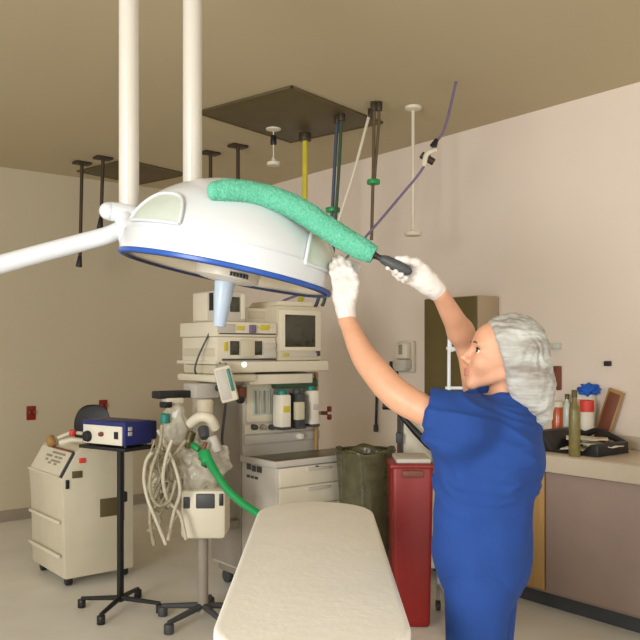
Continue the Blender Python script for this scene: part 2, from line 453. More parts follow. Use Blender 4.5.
def hanging_hose(name, label, pts, r, m, group=None, conn=None, mconn=M_GREEN, extra=None):
    t = thing(name, label, 'hose', pts[0], 0, group)
    MB().tube(pts, r, seg=10, sub=6).build('hose', m, t, world=True)
    MB().cyl(pts[0] + Vector((0, 0, 0.0)), pts[0] + Vector((0, 0, -0.06)), r * 2.2, seg=16, bev=0.004).build('ceiling_connector', M_ROD, t, world=True)
    if conn is not None:
        MB().cyl(conn + Vector((0, 0, 0.016)), conn + Vector((0, 0, -0.016)), r * 4.0, seg=18, bev=0.006).build('coupling', mconn, t, world=True)
    if extra: extra(t)
    return t
CT = CEIL - 0.001
def ctop(px, d): return Vector(((px - 320) / FPX * d, d, CT))
d = 5.95
hanging_hose('gas_hose', 'yellow gas hose dropping straight from the ceiling panel behind the lamp',
    [ctop(305, d) + Vector((0, 0, -0.03)), P(305, 180, d), P(304, 250, d), P(302, 292, 5.7), P(299, 306, 5.62)], 0.021, M_YELLOW, 'ceiling gas hoses')
d = 5.6
hanging_hose('gas_hose', 'slate blue gas hose beside a dark green one, ending behind the duster', 
    [ctop(338, d), P(335.5, 150, d), P(332, 215, d), P(327, 262, d), P(318, 300, 5.65), P(314, 308, 5.62)], 0.013, M_DKBLUE, 'ceiling gas hoses', P(333, 210, d), M_GREEN)
hanging_hose('gas_hose', 'dark green gas hose close beside the slate blue one',
    [ctop(341.5, d - 0.06), P(340, 150, d - 0.06), P(336.5, 205, d - 0.06), P(332, 262, d - 0.05), P(325, 298, 5.6), P(322, 306, 5.6)], 0.012, M_DKGREEN, 'ceiling gas hoses')
d = 5.3
hanging_hose('gas_hose', 'left one of two close brown hoses, with a green coupling below the ceiling',
    [ctop(374, d), P(374, 127, d), P(373, 180, d), P(371.5, 240, d)], 0.011, M_BROWNHOSE, 'ceiling gas hoses', P(373.5, 182, d), M_GREEN)
hanging_hose('gas_hose', 'right one of the two close brown hoses, ending at the green coupling',
    [ctop(379, d), P(378.5, 127, d), P(376, 160, d), P(374.5, 181, d)], 0.010, M_BROWNHOSE, 'ceiling gas hoses')
d = 5.45
hanging_hose('cord', 'thin cream cord slanting down from the ceiling behind the duster',
    [ctop(371, d), P(366, 127, d), P(353, 175, d), P(338, 222, d), P(333, 240, d)], 0.010, M_CREAM)
# violet cord with a twin connector, sweeping down to the machine
d = 4.9
pv = [ctop(456, d), P(445, 127, d), P(434, 146, d), P(421, 171, d), P(398, 199, 4.95), P(376, 225, 5.0), P(350, 254, 5.1), P(318, 286, 5.3), P(285, 300, 5.4), P(262, 312, 5.5), P(257, 321, 5.5)]
t = thing('cord', 'violet grey cord sweeping from the ceiling at right down to the monitor stack', 'cord', pv[0])
MB().tube(pv, 0.0085, seg=8, sub=6).build('cable', M_PURPLE, t, world=True)
MB().cyl(P(437, 139, d), P(433, 147, d), 0.012, 0.024, seg=14, bev=0.004).build('plug', M_BLACK, t, world=True)
ax = (P(421, 154, d) - P(434, 162, d)).normalized()
MB().cyl(P(421, 154.5, d), P(434, 162.5, d), 0.022, seg=16, bev=0.006).build('connector', M_BROWN if False else M_ROD, t, world=True)
MB().tube([P(436, 150, d - 0.02), P(430, 152, d - 0.03), P(426, 156, d - 0.02), P(424, 166, d)], 0.016, seg=10).build('white_sleeve', M_CREAM, t, world=True)

# ================================================================== SURGICAL LIGHT
LD = 2.75; PXM = LD / FPX
LC = P(226.5, 272.5, LD)
t = thing('surgical_light', 'large white domed surgical light with blue rim hanging from white posts', 'surgical light', LC)
roll = math.radians(11.4)
LM = Matrix.Rotation(roll, 4, 'Y') @ Matrix.Rotation(math.radians(-0.4), 4, 'X')
def LMB(mb, name, m, par=t, ang=35):
    bmesh.ops.transform(mb.bm, matrix=LM, verts=mb.bm.verts); return mb.build(name, m, par, ang=ang)
prof_px = [(105, 0), (105.5, 8), (103, 28), (94, 46), (78, 64), (56, 78), (33, 87), (15, 90.5), (0, 91.5)]
def cr(prof, sub=5):
    out = []
    for i in range(len(prof) - 1):
        p0, p1, p2, p3 = (Vector(prof[max(0, min(len(prof) - 1, j))]) for j in (i - 1, i, i + 1, i + 2))
        for k in range(sub):
            u = k / sub
            out.append(tuple(0.5 * ((2 * p1) + (p2 - p0) * u + (2 * p0 - 5 * p1 + 4 * p2 - p3) * u * u + (3 * p1 - p0 - 3 * p2 + p3) * u ** 3)))
    out.append(tuple(prof[-1])); return out
PROF = [(max(r, 0) * PXM, h * PXM) for r, h in cr(prof_px)]
PROF[-1] = (0, PROF[-1][1])
LMB(MB().lathe(PROF, 72), 'dome', M_WHITE, ang=60)
RIM = PROF[0][0]
LMB(MB().lathe([(RIM + 0.002, 0.003), (RIM + 0.007, 0.0), (RIM + 0.006, -0.010), (RIM - 0.002, -0.013), (RIM - 0.008, -0.010), (RIM - 0.008, 0.0)], 80), 'rim', M_BLUE)
LMB(MB().lathe([(RIM - 0.010, -0.006), (RIM - 0.014, -0.014), (RIM - 0.02, -0.006)], 80), 'inner_rim', M_NAVY)
# glass cover, dished upward
LMB(MB().lathe([(RIM - 0.012, -0.004), (RIM * 0.9, 0.016), (RIM * 0.7, 0.03), (RIM * 0.4, 0.036), (0, 0.038)], 72), 'lens', M_LENS, ang=60)
# raised lower band of the dome (wraps round above the rim)
LMB(MB().lathe([(r + 0.004, h) for r, h in PROF[1:9]], 72), 'band', M_WHITE, ang=60)
# frosted windows left and right, conforming to the dome, each in a rounded frame
def rad_at(h):
    for (r0, h0), (r1, h1) in zip(PROF[:-1], PROF[1:]):
        if h0 <= h <= h1 and h1 > h0: return r0 + (r1 - r0) * (h - h0) / (h1 - h0)
    return PROF[0][0]
def window(a_mid, a_half, h0, h1):
    n, rows = 30, 8
    def pt(u, h, off):
        a = math.radians(a_mid + a_half * u); r = rad_at(h) + off
        return Vector((r * math.cos(a), r * math.sin(a), h + off * 0.5))
    def top(u): return h0 + (h1 - h0) * max(0.0, 1 - abs(u) ** 3.2) ** 0.55
    us = [math.sin((j / n - 0.5) * math.pi) for j in range(n + 1)]
    mb = MB(); t_ = bmesh.new()
    g = [[[t_.verts.new(pt(u, h0 + (top(u) - h0) * k / rows, o)) for k in range(rows + 1)] for u in us] for o in (0.003, 0.0075)]
    for i in range(n):
        for k in range(rows):
            for s in (0, 1): t_.faces.new([g[s][i][k], g[s][i + 1][k], g[s][i + 1][k + 1], g[s][i][k + 1]])
    bmesh.ops.remove_doubles(t_, verts=t_.verts, dist=1e-5)
    bmesh.ops.recalc_face_normals(t_, faces=t_.faces); mb._merge(t_)
    wob = LMB(mb, 'side_window', M_WINDOW, ang=60)
    fr = MB(); fr.tube([pt(u, top(u), 0.007) for u in us], 0.006, seg=8, sub=2); fr.tube([pt(u, h0, 0.007) for u in us], 0.006, seg=8, sub=2)
    bmesh.ops.transform(fr.bm, matrix=LM, verts=fr.bm.verts); fr.build('window_frame', M_WHITE, wob)
window(231, 19, 25 * PXM, 54 * PXM)
window(-24, 19, 16 * PXM, 50 * PXM)
# centre hub under the glass, vents and sterile handle
hubx = 0.005
hb = LMB(MB().lathe([(0, 0.034), (0.108, 0.034), (0.112, 0.008), (0.11, -0.02), (0.09, -0.028), (0.05, -0.034), (0, -0.034)], 40, Matrix.Translation((hubx, 0, 0.0))), 'hub', M_HUB)
vb = MB()
for i in range(6): vb.box(hubx + 0.022 + i * 0.0105, hubx + 0.0285 + i * 0.0105, -0.116, -0.08, -0.016, -0.002, 0.001)
LMB(vb, 'vent', M_BLACK, hb)
h0 = P(225, 290, LD - 0.02); h1 = P(219.5, 327, LD - 0.02)
MB().cyl(h0 + Vector((0, 0, 0.03)), h1, 0.036, 0.020, seg=24, bev=0.006).build('sterile_handle', M_HANDLE, t, world=True)
# posts, joint, stub and arm
def wcyl(mb, a, b, r, r2=None, bev=0.008): mb.cyl(a, b, r, r2, seg=28, bev=bev); return mb
xp = P(129, 200, LD + 0.02)
wcyl(MB(), Vector((xp.x, xp.y, CEIL)), Vector((xp.x, xp.y, P(0, 232, LD).z)), 0.0345).build('post', M_POST, t, world=True)
xq = P(192.5, 200, LD + 0.14)
wcyl(MB(), Vector((xq.x, xq.y, CEIL)), Vector((xq.x, xq.y, P(0, 205, LD).z)), 0.0345).build('post', M_POST, t, world=True)
for q in (xp, xq):
    MB().lathe([(0, 0), (0.11, 0), (0.11, -0.02), (0.09, -0.05), (0.04, -0.06), (0, -0.06)], 32, Matrix.Translation((q.x, q.y, CEIL))).build('ceiling_rose', M_WHITE, t, world=True)
mb = MB(); mb.tube([P(107, 211, LD - 0.02), P(112, 211.5, LD - 0.01), P(128, 214, LD), P(142, 219, LD + 0.01), P(152, 226, LD + 0.02)], [0.030, 0.033, 0.034, 0.034, 0.03], seg=20)
mb.ball(P(108, 211, LD - 0.02), 0.030); mb.build('arm_stub', M_WHITE, t, world=True)
mb = MB(); mb.tube([P(-300, 345, LD - 0.3), P(-160, 307, LD - 0.2), P(-40, 275, LD - 0.1), P(0, 264.5, LD - 0.06), P(40, 253.5, LD - 0.03), P(85, 241.5, LD), P(108, 235, LD), P(122, 228, LD + 0.01), P(131, 218, LD + 0.02)], [0.032, 0.032, 0.032, 0.032, 0.0315, 0.031, 0.03, 0.03, 0.03], seg=20)
ae = P(-300, 345, LD - 0.3); mb.ball(ae, 0.045); mb.cyl((ae.x, ae.y, ae.z), (ae.x, ae.y, CEIL), 0.0345, seg=24)
mb.build('arm', M_WHITE, t, world=True)
mb = MB(); mb.tube([P(124, 216, LD - 0.01), P(126, 228, LD - 0.02), P(127, 243, LD - 0.01)], [0.034, 0.034, 0.026], seg=18); mb.ball(P(126, 226, LD - 0.02), 0.036)
mb.build('arm_joint', M_WHITE, t, world=True)
# grip at the right end of the dome
mb = MB(); mb.tube([P(326, 262, LD - 0.06), P(337, 262, LD - 0.03), P(355, 268, LD - 0.06)], [0.02, 0.022, 0.02], seg=16); mb.ball(P(355, 268, LD - 0.06), 0.021)
mb.build('side_grip', M_WHITE, t, world=True)
SURG = t

# ================================================================== DUSTER
dp = [(213.5, 191, 2.535), (226, 190.5, 2.51), (243, 191.5, 2.495), (262, 195, 2.49), (282, 201.5, 2.495), (303, 212, 2.505), (324, 226, 2.515), (345, 239.5, 2.52), (362, 249, 2.515), (374, 255, 2.51)]
_inv = LM.inverted()
def rest(px, py, d, r):
    for _ in range(60):
        q = _inv @ (P(px, py, d) - LC); rd_ = math.hypot(q.x, q.y)
        if q.z > PROF[-1][1] + r * 0.85 or rd_ > rad_at(min(q.z, PROF[-1][1] - 1e-4)) + r * 0.8: break
        d -= 0.006
    return (px, py, d)
dp = [rest(x, y, d, 0.038) if x < 350 else (x, y, d) for x, y, d in dp]
dd_ = [q[2] for q in dp]
dp = [(q[0], q[1], min(q[2], (dd_[max(i - 1, 0)] + dd_[min(i + 1, len(dp) - 1)]) / 2 + 0.004)) for i, q in enumerate(dp)]
t = thing('duster', 'long curved green microfibre duster wand held over the lamp dome', 'duster', P(393, 264, 2.5))
rr = [0.027, 0.0345, 0.035, 0.0355, 0.036, 0.0375, 0.037, 0.0365, 0.035, 0.026]
head = MB(); head.tube([P(*q) for q in dp], rr, seg=56, sub=18, jitter=0.0022); head.ball(P(213.5, 191, dp[0][2]), (0.02, 0.028, 0.029)); 
head.build('duster_sleeve', M_FUZZ, t, world=True, ang=180)
MB().tube([P(373, 254.5, 2.51), P(378, 257, 2.508), P(384, 259.5, 2.505)], [0.014, 0.009, 0.010], seg=14).build('neck', M_BLACK, t, world=True)
MB().tube([P(381, 258.5, 2.506), P(386, 260.5, 2.503), P(394, 264.5, 2.50), P(403, 269, 2.497), P(409, 271.5, 2.495), P(411, 272.5, 2.497)], [0.011, 0.0165, 0.019, 0.018, 0.013, 0.006], seg=18).build('handle', M_DKGREY, t, world=True)
# ================================================================== ANAESTHESIA MACHINE
MO = P(276, 462, 4.77)
MF = Frame(MO.x, MO.y, TH)
MLOC = (MO.x, MO.y, 0)
def devbox(mb, f, px0, py0, px1, py1, v, depth, bev=0.006):
    x0, x1, z0, z1 = f.rect(px0, py0, px1, py1, v); mb.box(x0, x1, v, v + depth, z0, z1, bev); return x0, x1, z0, z1
t = thing('anaesthesia_machine', 'beige anaesthesia machine with drawers, steel worktop and vaporizers', 'medical machine', MLOC, TH)
WT = 0.88
mb = MB(); mb.box(0, 0.62, 0.0, 0.73, 0.14, 0.845, 0.012); mb.box(0.0, 0.62, 0.36, 0.73, 0.80, 1.40, 0.012)
mb.build('body', M_LGREY, t)
MB().box(0.02, 0.60, 0.03, 0.70, 0.09, 0.14, 0.01).build('base', M_GREY, t)
for x in (0.07, 0.55):
    for y in (0.08, 0.65):
        c = MB(); c.cyl((x - 0.02, y, 0.045), (x + 0.02, y, 0.045), 0.045, seg=20, bev=0.006); c.box(x - 0.012, x + 0.012, y - 0.02, y + 0.02, 0.06, 0.095)
        c.build('caster', M_DKGREY, t)
wt = MB(); wt.box(-0.015, 0.88, -0.015, 0.36, 0.846, 0.872, 0.006)
wt.build('worktop', M_OLIVE, t)
lip = MB(); lip.box(-0.02, 0.885, -0.022, -0.008, 0.846, 0.884, 0.004); lip.box(-0.022, -0.008, -0.02, 0.36, 0.846, 0.884, 0.004); lip.box(0.872, 0.886, -0.02, 0.36, 0.846, 0.884, 0.004)
lip.build('worktop_edge', M_LGREY, t)
for z0, z1 in ((0.722, 0.838), (0.60, 0.716), (0.40, 0.594), (0.16, 0.394)):
    dr = MB().box(0.02, 0.605, -0.014, 0.01, z0, z1, 0.006).build('drawer', M_CREAM, t)
    MB().box(0.22, 0.40, -0.028, -0.012, z1 - 0.03, z1 - 0.012, 0.005).build('drawer_pull', M_LGREY, dr)
MB().cyl((0.30, -0.012, 0.822), (0.30, -0.022, 0.822), 0.012, seg=14).build('drawer_lock', M_DKGREY, t)
# label marks on the left side
for (px0, py0, px1, py1) in ((247, 464, 251, 469), (252, 466, 256, 471), (257, 467, 262, 472), (247, 475, 250, 477), (251, 476, 254, 478), (255, 477, 258, 479)):
    y0, z0 = MF.x(px0, py1, 0); y1, z1 = MF.x(px1, py0, 0)
    MB().box(-0.003, 0.001, min(y0, y1), max(y0, y1), min(z0, z1), max(z0, z1)).build('side_label', M_DKGREY, t)
# tall side panel (grey) with hanging hose hook
MB().box(-0.012, 0.0, 0.37, 0.73, 0.16, 1.36, 0.004).build('side_panel', M_GREY, t)
# flowmeter and control front
V = 0.345
mb = MB(); devbox(mb, MF, 247, 384, 276, 422, V, 0.02, 0.006); mb.build('flowmeter_panel', M_CREAM, t)
x0, x1, z0, z1 = MF.rect(253, 389, 275, 415, V - 0.004)
fw = MB().box(x0, x1, V - 0.004, V + 0.01, z0, z1, 0.003).build('flowmeter_window', M_WINDOW, t)
for i in range(5):
    x = x0 + (x1 - x0) * (i + 0.5) / 5
    MB().cyl((x, V - 0.012, z0 + 0.01), (x, V - 0.012, z1 - 0.01), 0.0055, seg=10).build('flow_tube', M_STEEL if i % 2 else M_GREY, fw)
mb = MB(); devbox(mb, MF, 245, 423, 318, 432, V, 0.02, 0.005); mb.build('knob_panel', M_CREAM, t)
for px, m in ((253, M_DKGREY), (262, M_GREY), (270.5, M_DKGREY)):
    x, z = MF.y(px, 427, V); MB().cyl((x, V, z), (x, V - 0.04, z), 0.02, 0.016, seg=18, bev=0.004).build('flow_knob', m, t)
mb = MB(); devbox(mb, MF, 245, 433, 320, 442, V, 0.02, 0.005); mb.build('outlet_panel', M_LGREY, t)
x, z = MF.y(299, 436, V); MB().cyl((x, V, z), (x, V - 0.035, z), 0.028, 0.02, seg=18, bev=0.006).build('oxygen_button', M_PAPER, t)
# vaporizers
def vapor(pxc, w_, top, bot, body, cap, label_m, v):
    x, zt = MF.y(pxc, top, v); _, zb = MF.y(pxc, bot, v); r = w_ / FPX * 5.1 / 2
    mb = MB().box(x - r, x + r, v, v + 0.10, zb, zt - 0.03, 0.012)
    o = mb.build('vaporizer', body, t)
    MB().cyl((x - r * 0.1, v + 0.045, zt - 0.034), (x - r * 0.1, v + 0.045, zt), r * 0.85, r * 0.75, seg=22, bev=0.006).build('dial', cap, o)
    MB().box(x - r * 0.6, x + r * 0.6, v - 0.003, v + 0.004, zb + 0.10, zb + 0.14, 0.001).build('label_strip', label_m, o)
    MB().box(x - r * 1.05, x + r * 1.05, v - 0.004, v + 0.10, zb - 0.012, zb + 0.006, 0.004).build('base', M_DKGREY, o)
    return o
vapor(286.5, 12.5, 390, 428, M_PAPER, M_TEAL, M_YELLOW, 0.22)
vapor(301.5, 11, 389, 427, M_DKGREY, M_DKGREY, M_CREAM, 0.23)
vapor(315.5, 10.5, 386, 425, M_PAPER, M_TEAL, M_LGREY, 0.24)
mb = MB(); devbox(mb, MF, 297, 402, 305, 420, 0.20, 0.04, 0.006); mb.build('filler_block', M_BEIGE, t)
# manifold bar, under-shelf ventilator unit, shelf, shelf light
mb = MB(); devbox(mb, MF, 277, 379, 318, 388, 0.28, 0.07, 0.01); mb.build('manifold', M_TEAL if False else M_DKGREEN, t)
mb = MB(); devbox(mb, MF, 250, 374, 313, 384, 0.24, 0.4, 0.008); mb.build('ventilator_unit', M_CREAM, t)
mb = MB(); devbox(mb, MF, 224, 374, 249, 385, 0.30, 0.3, 0.008); mb.build('alarm_unit', M_GREY, t)
mb = MB(); devbox(mb, MF, 224, 361, 329, 372, 0.20, 0.5, 0.012); mb.build('shelf', M_CREAM, t)
x, z = MF.y(244, 364.5, 0.2); MB().cyl((x, 0.2, z), (x, 0.19, z), 0.017, seg=18, bev=0.003).build('status_light', mat('lit_indicator', (255, 252, 240), 0.3, emit=1.2), t)
x, z = MF.y(318, 372, 0.30); MB().cyl((x, 0.32, WT), (x, 0.32, z), 0.013, seg=14).build('post', M_TAN, t)
x, z = MF.y(322, 372, 0.30); MB().cyl((x + 0.01, 0.42, WT), (x + 0.01, 0.42, z), 0.011, seg=14).build('post', M_LGREY, t)
# left side of the shelf stack (seen from its side): bar, box and bumper run back along the side
XL = MF.y(217, 345, 0.22)[0]
def backdepth(px, py, v): return MF.x(px, py, XL)[0] - v
def sidebox(n, px_back, py0, py1, v, x1, m, bev, parent, dx=0.0):
    dep = backdepth(px_back, (py0 + py1) / 2, v)
    z0 = MF.y(217, py1, v)[1]; z1 = MF.y(217, py0, v)[1]
    return MB().box(XL - dx, x1, v, v + dep, z0, z1, bev).build(n, m, parent)
sidebox('side_shelf', 178, 361, 364.5, 0.22, 0.05, M_CREAM, 0.004, t, 0.01)
sidebox('side_box', 184, 365, 374, 0.24, 0.02, M_BEIGE, 0.006, t)
sidebox('side_bumper', 178, 374.5, 383, 0.22, 0.02, M_CREAM, 0.02, t, 0.012)
x, z = MF.y(203, 391, 0.40); z0 = MF.y(203, 398, 0.40)[1]; z1 = MF.y(203, 383, 0.40)[1]
MB().box(x - 0.085, x + 0.085, 0.34, 0.50, z0, z1, 0.012).build('absorber_head', M_LGREY, t)
MB().cyl((x, 0.42, 0.46), (x, 0.42, z0 + 0.01), 0.045, 0.055, seg=20, bev=0.01).build('absorber_canister', M_HOSE, t)
MB().box(x - 0.07, 0.02, 0.38, 0.46, 0.42, 0.47, 0.01).build('absorber_bracket', M_GREY, t)
MB().cyl((x + 0.07, 0.36, z1 - 0.03), (x + 0.07, 0.27, z1 - 0.03), 0.022, seg=14, bev=0.004).build('valve', M_DKGREY, t)
ax0, ax1, az0, az1 = MF.rect(159, 391, 192, 398.5, 0.40)
MB().box(ax0, ax1 + 0.02, 0.40, 0.50, az0, az1, 0.008).build('circuit_arm', M_BLACK, t)
bx0, bx1, bz0, bz1 = MF.rect(167, 399, 184, 404, 0.39)
MB().box(bx0, bx1, 0.39, 0.46, bz0, az0 + 0.004, 0.008).build('arm_clamp', M_CREAM, t)
bx0, bx1, bz0, bz1 = MF.rect(164, 402, 172, 408, 0.385)
MB().box(bx0, bx1, 0.375, 0.45, bz0, bz1, 0.008).build('clamp_knob', M_BLACK, t)
x, z = MF.y(239, 399, 0.33); MB().cyl((x, 0.33, z), (x, 0.30, z), 0.028, seg=18, bev=0.006).build('gauge', M_BLACK, t)
mb = MB(); devbox(mb, MF, 240, 387, 247, 398, 0.30, 0.05, 0.006); mb.build('regulator', M_BROWN, t)
x, z = MF.y(326, 413, 0.42)
MACH = t
SH_Z = MF.rect(224, 361, 329, 372, 0.20)[3]

# devices standing on the shelf (things of their own)
def device(name, label, cat, f, v, px0, py0, px1, py1, depth, m, group=None, bev=0.008, zbase=None):
    x0, x1, z0, z1 = f.rect(px0, py0, px1, py1, v)
    if zbase is not None: z0 = zbase
    c = V3(f, (x0 + x1) / 2, v, z0); o = thing(name, label, cat, c, f.rot, group)
    W, H = x1 - x0, z1 - z0
    MB().box(-W / 2, W / 2, 0, depth, 0, H, bev).build('case', m, o)
    def face(n, a, b, c_, d_, mm, dep=0.006, be=0.002):
        """rectangle on the front given in pixels"""
        u0, u1, w0, w1 = f.rect(a, b, c_, d_, v)
        cx = (x0 + x1) / 2
        return MB().box(u0 - cx, u1 - cx, -dep, 0.004, w0 - z0, w1 - z0, be).build(n, mm, o)
    return o, face, (W, H, z0, z1)
o, face, dm = device('crt_monitor', 'boxy beige tube monitor with a dark square screen on the machine shelf', 'monitor', MF, 0.22, 277, 306, 322, 361, 0.40, M_BEIGE, bev=0.014, zbase=SH_Z)
face('bezel', 279, 310, 320, 351, M_CREAM, 0.012, 0.006); face('screen', 284, 315, 314, 347, M_SCREEN, 0.016, 0.003)
face('control_strip', 281, 353, 318, 357, M_LGREY, 0.008); face('button', 282, 353.5, 288, 356.5, M_YELLOW, 0.012); face('brightness_knob', 316, 351, 319, 356, M_DKGREY, 0.014)
W, H = dm[0], dm[1]
MB().prism([(-W / 2 + 0.02, 0), (-W / 2 + 0.05, 0.035), (W / 2 - 0.05, 0.035), (W / 2 - 0.02, 0)], 0.05, 0.36, 0.005, Matrix.Translation((0, 0, H - 0.002))).build('top_vent', M_CREAM, o)
# right lower unit with twin recessed displays
o, face, dm = device('gas_analyser', 'beige unit with two recessed dark displays left of the tube monitor', 'monitor', MF, 0.22, 217, 337, 276, 361, backdepth(182, 348, 0.22), M_CREAM, zbase=SH_Z)
MB().box(-dm[0] / 2 - 0.004, -dm[0] / 2 + 0.004, 0.02, backdepth(182, 348, 0.22) - 0.02, 0.03, dm[1] - 0.07, 0.003).build('side_plate', M_BEIGE, o)
face('display', 230, 341, 239, 355, M_SCREEN, 0.004); face('display', 253, 341, 262, 355, M_SCREEN, 0.004); face('module', 239.5, 340, 252.5, 357, M_BEIGE, 0.03, 0.006)
face('module', 263, 343, 275, 349, M_LGREY, 0.012); face('module', 263, 351, 275, 358, M_LGREY, 0.014); face('yellow_tag', 224, 342, 227, 351, M_YELLOW, 0.008); face('foot_bar', 222, 358.5, 276, 360.5, M_DKGREY, 0.004)
zt = dm[3]
o, face, dm3 = device('recorder_unit', 'long low beige unit with yellow tags spanning the two lower boxes', 'medical module', MF, 0.21, 216.5, 322, 277, 335, backdepth(181, 328, 0.21), M_CREAM, zbase=zt + 0.001)
face('yellow_tag', 237, 326, 244, 330, M_YELLOW, 0.006); face('yellow_tag', 260, 325, 269, 330, M_YELLOW, 0.006); face('violet_port', 249, 325, 255, 333, M_PURPLE, 0.02, 0.006); face('slot_line', 219, 333.2, 276, 334.6, M_DKGREY, 0.003); face('drawer_front', 217, 324, 235, 332, M_LGREY, 0.006)
zt3 = dm3[3]
o, face, dm4 = device('patient_monitor', 'whitish box with two dark slots, topmost of the stack behind the lamp handle', 'monitor', MF, 0.26, 216, 291, 246, 320.5, backdepth(190, 306, 0.26), M_LGREY, zbase=zt3 + 0.001)
face('dark_display', 230, 297, 239.5, 312, M_SCREEN, 0.004); face('right_bezel', 241, 294, 245, 319, M_CREAM, 0.005)
dd = backdepth(190, 306, 0.26); W, Hh = dm4[0], dm4[1]
MB().box(-W / 2 - 0.004, -W / 2 + 0.004, 0.03, 0.075, Hh * 0.36, Hh * 0.93, 0.002).build('dark_slot', M_BLACK, o)
MB().box(-W / 2 - 0.004, -W / 2 + 0.004, 0.10, dd - 0.015, Hh * 0.05, Hh * 0.95, 0.003).build('side_panel', M_CREAM, o)
o, face, dm5 = device('tilted_keyboard_box', 'low cream box leaning between the recorder and the tube monitor', 'medical module', MF, 0.34, 246, 308, 267, 321.5, 0.22, M_CREAM, zbase=zt3 + 0.001)
face('vent_panel', 248, 311, 265, 319, M_BEIGE, 0.004)

# hand-held remote hanging on the shelf edge
q0 = P(222, 367, 4.70); q1 = P(231, 402, 4.70)
t = thing('handset', 'white handset with dark green side hanging tilted below the shelf', 'handset', P(226, 384, 4.70))
ux = (q1 - q0).normalized(); side = ux.cross(Vector((0, 1, 0))).normalized()
mm = Matrix((( -side.x, 0, -ux.x, 0), (-side.y, 1, -ux.y, 0), (-side.z, 0, -ux.z, 0), (0, 0, 0, 1)))
mm = Matrix.Translation(P(226, 384, 4.70)) @ mm
MB().box(-0.052, 0.052, -0.02, 0.03, -0.108, 0.108, 0.014, mtx=mm).build('case', M_CREAM, t, world=True)
MB().box(-0.044, -0.024, -0.026, -0.01, -0.05, 0.085, 0.004, mtx=mm).build('key_strip', M_TEAL, t, world=True)
MB().box(-0.018, 0.04, -0.024, -0.01, -0.09, 0.09, 0.004, mtx=mm).build('face_plate', M_LGREY, t, world=True)
MB().tube([P(221, 368, 4.70), P(217, 352, 4.93), P(213, 330, 4.97), P(211, 318, 5.0)], 0.006).build('cable', M_DKGREEN, t, world=True)
MB().box(-0.03, 0.03, -0.015, 0.055, 0.095, 0.125, 0.008, mtx=mm).build('clip', M_GREY, t, world=True)
# thin dark cable over the front of the stack
tag(center_origin(MB().tube([P(214, 322, 4.84), P(208, 336, 4.83), P(199, 355, 4.83), P(195, 368, 4.82), P(196, 374, 4.84)], 0.006, seg=8).build('cable', M_DKGREY), P(214, 322, 4.84)), 'thin dark cable slanting across the left beige boxes', 'cable')

# ================================================================== BREATHING CIRCUIT, BAGS, PEDESTAL, left of the machine
BD = 4.45
c = P(203, 560, BD + 0.1)
t = thing('suction_pump', 'white rounded device with dark windows under the clear bag', 'suction pump', (c.x, c.y, 0), 0.15)
def on(px, py, d): return P(px, py, d)
def wbox(mb, px0, py0, px1, py1, d, dep, bev): a = P(px0, py1, d); b = P(px1, py0, d); mb.box(a.x, b.x, d, d + dep, a.z, b.z, bev); return mb
wbox(MB(), 180, 490, 226, 540, BD, 0.22, 0.03).build('case', M_CREAM, t, world=True)
wbox(MB(), 195.5, 494, 215, 509, BD - 0.006, 0.02, 0.012).build('display', M_DKGREY, t, world=True)
wbox(MB(), 183, 497, 190, 509, BD - 0.006, 0.02, 0.008).build('side_display', M_DKGREY, t, world=True)
wbox(MB(), 219, 494, 223, 506, BD - 0.006, 0.02, 0.004).build('slot', M_BLACK, t, world=True)
a = P(203, 540, BD + 0.11)
MB().cyl((a.x, a.y, 0.05), (a.x, a.y, a.z + 0.02), 0.03, seg=18).build('stand_pole', M_GREY, t, world=True)
mb = MB()
for k in range(5):
    an = k * 2 * math.pi / 5 + 0.3
    mb.cyl((a.x, a.y, 0.09), (a.x + 0.26 * math.cos(an), a.y + 0.26 * math.sin(an), 0.06), 0.02, 0.014, seg=12)
    mb.cyl((a.x + 0.26 * math.cos(an), a.y + 0.26 * math.sin(an), 0.0), (a.x + 0.26 * math.cos(an), a.y + 0.26 * math.sin(an), 0.055), 0.028, seg=14, bev=0.006)
mb.build('stand_base', M_DKGREY, t, world=True)
# clear bag, lumpy, draped above the pump
a = P(203, 466, BD + 0.09)
tag(center_origin(MB().blob(a, (0.14, 0.09, 0.14), 0.36, 1.7, 3.0, 5).build('clear_bag', M_CLEAR, ang=180), a), 'crumpled clear plastic bag on top of the white device', 'plastic bag')
a = P(168, 484, BD + 0.2)
tag(center_origin(MB().blob(a, (0.10, 0.07, 0.115), 0.36, 1.8, 9.0, 5).build('clear_bag', M_CLEAR, ang=180), a), 'crumpled clear plastic bag left of the white device, over the hoses', 'plastic bag')
# suction canister cluster
cl = thing('breathing_valve', 'cluster of beige breathing valves and elbows under the wing shelf', 'breathing valve', P(205, 430, BD + 0.25))
MB().cyl(P(205, 400, BD + 0.25), P(206, 452, BD + 0.2), 0.05, 0.042, seg=24, bev=0.01).build('body', M_BEIGE, cl, world=True)
mb = MB(); mb.tube([P(190, 424, BD + 0.12), P(200, 417, BD + 0.08), P(210, 419, BD + 0.08), P(215, 428, BD + 0.12)], 0.03, seg=16); mb.build('elbow', M_CREAM, cl, world=True)
MB().cyl(P(203, 428, BD + 0.1), P(205, 438, BD + 0.06), 0.032, 0.026, seg=20, bev=0.006).build('valve_cap', M_DKGREY, cl, world=True)
MB().tube([P(192, 432, BD + 0.1), P(189, 442, BD + 0.1), P(190, 452, BD + 0.08)], 0.026, seg=14).build('olive_port', M_OLIVE, cl, world=True)
MB().cyl(P(192, 444, BD), P(199, 450, BD - 0.02), 0.018, seg=16, bev=0.004).build('green_collar', M_GREEN, cl, world=True)
MB().cyl(P(206, 442, BD - 0.02), P(200, 460, BD - 0.02), 0.012, seg=14, bev=0.004).build('brown_lever', M_BROWN, cl, world=True)
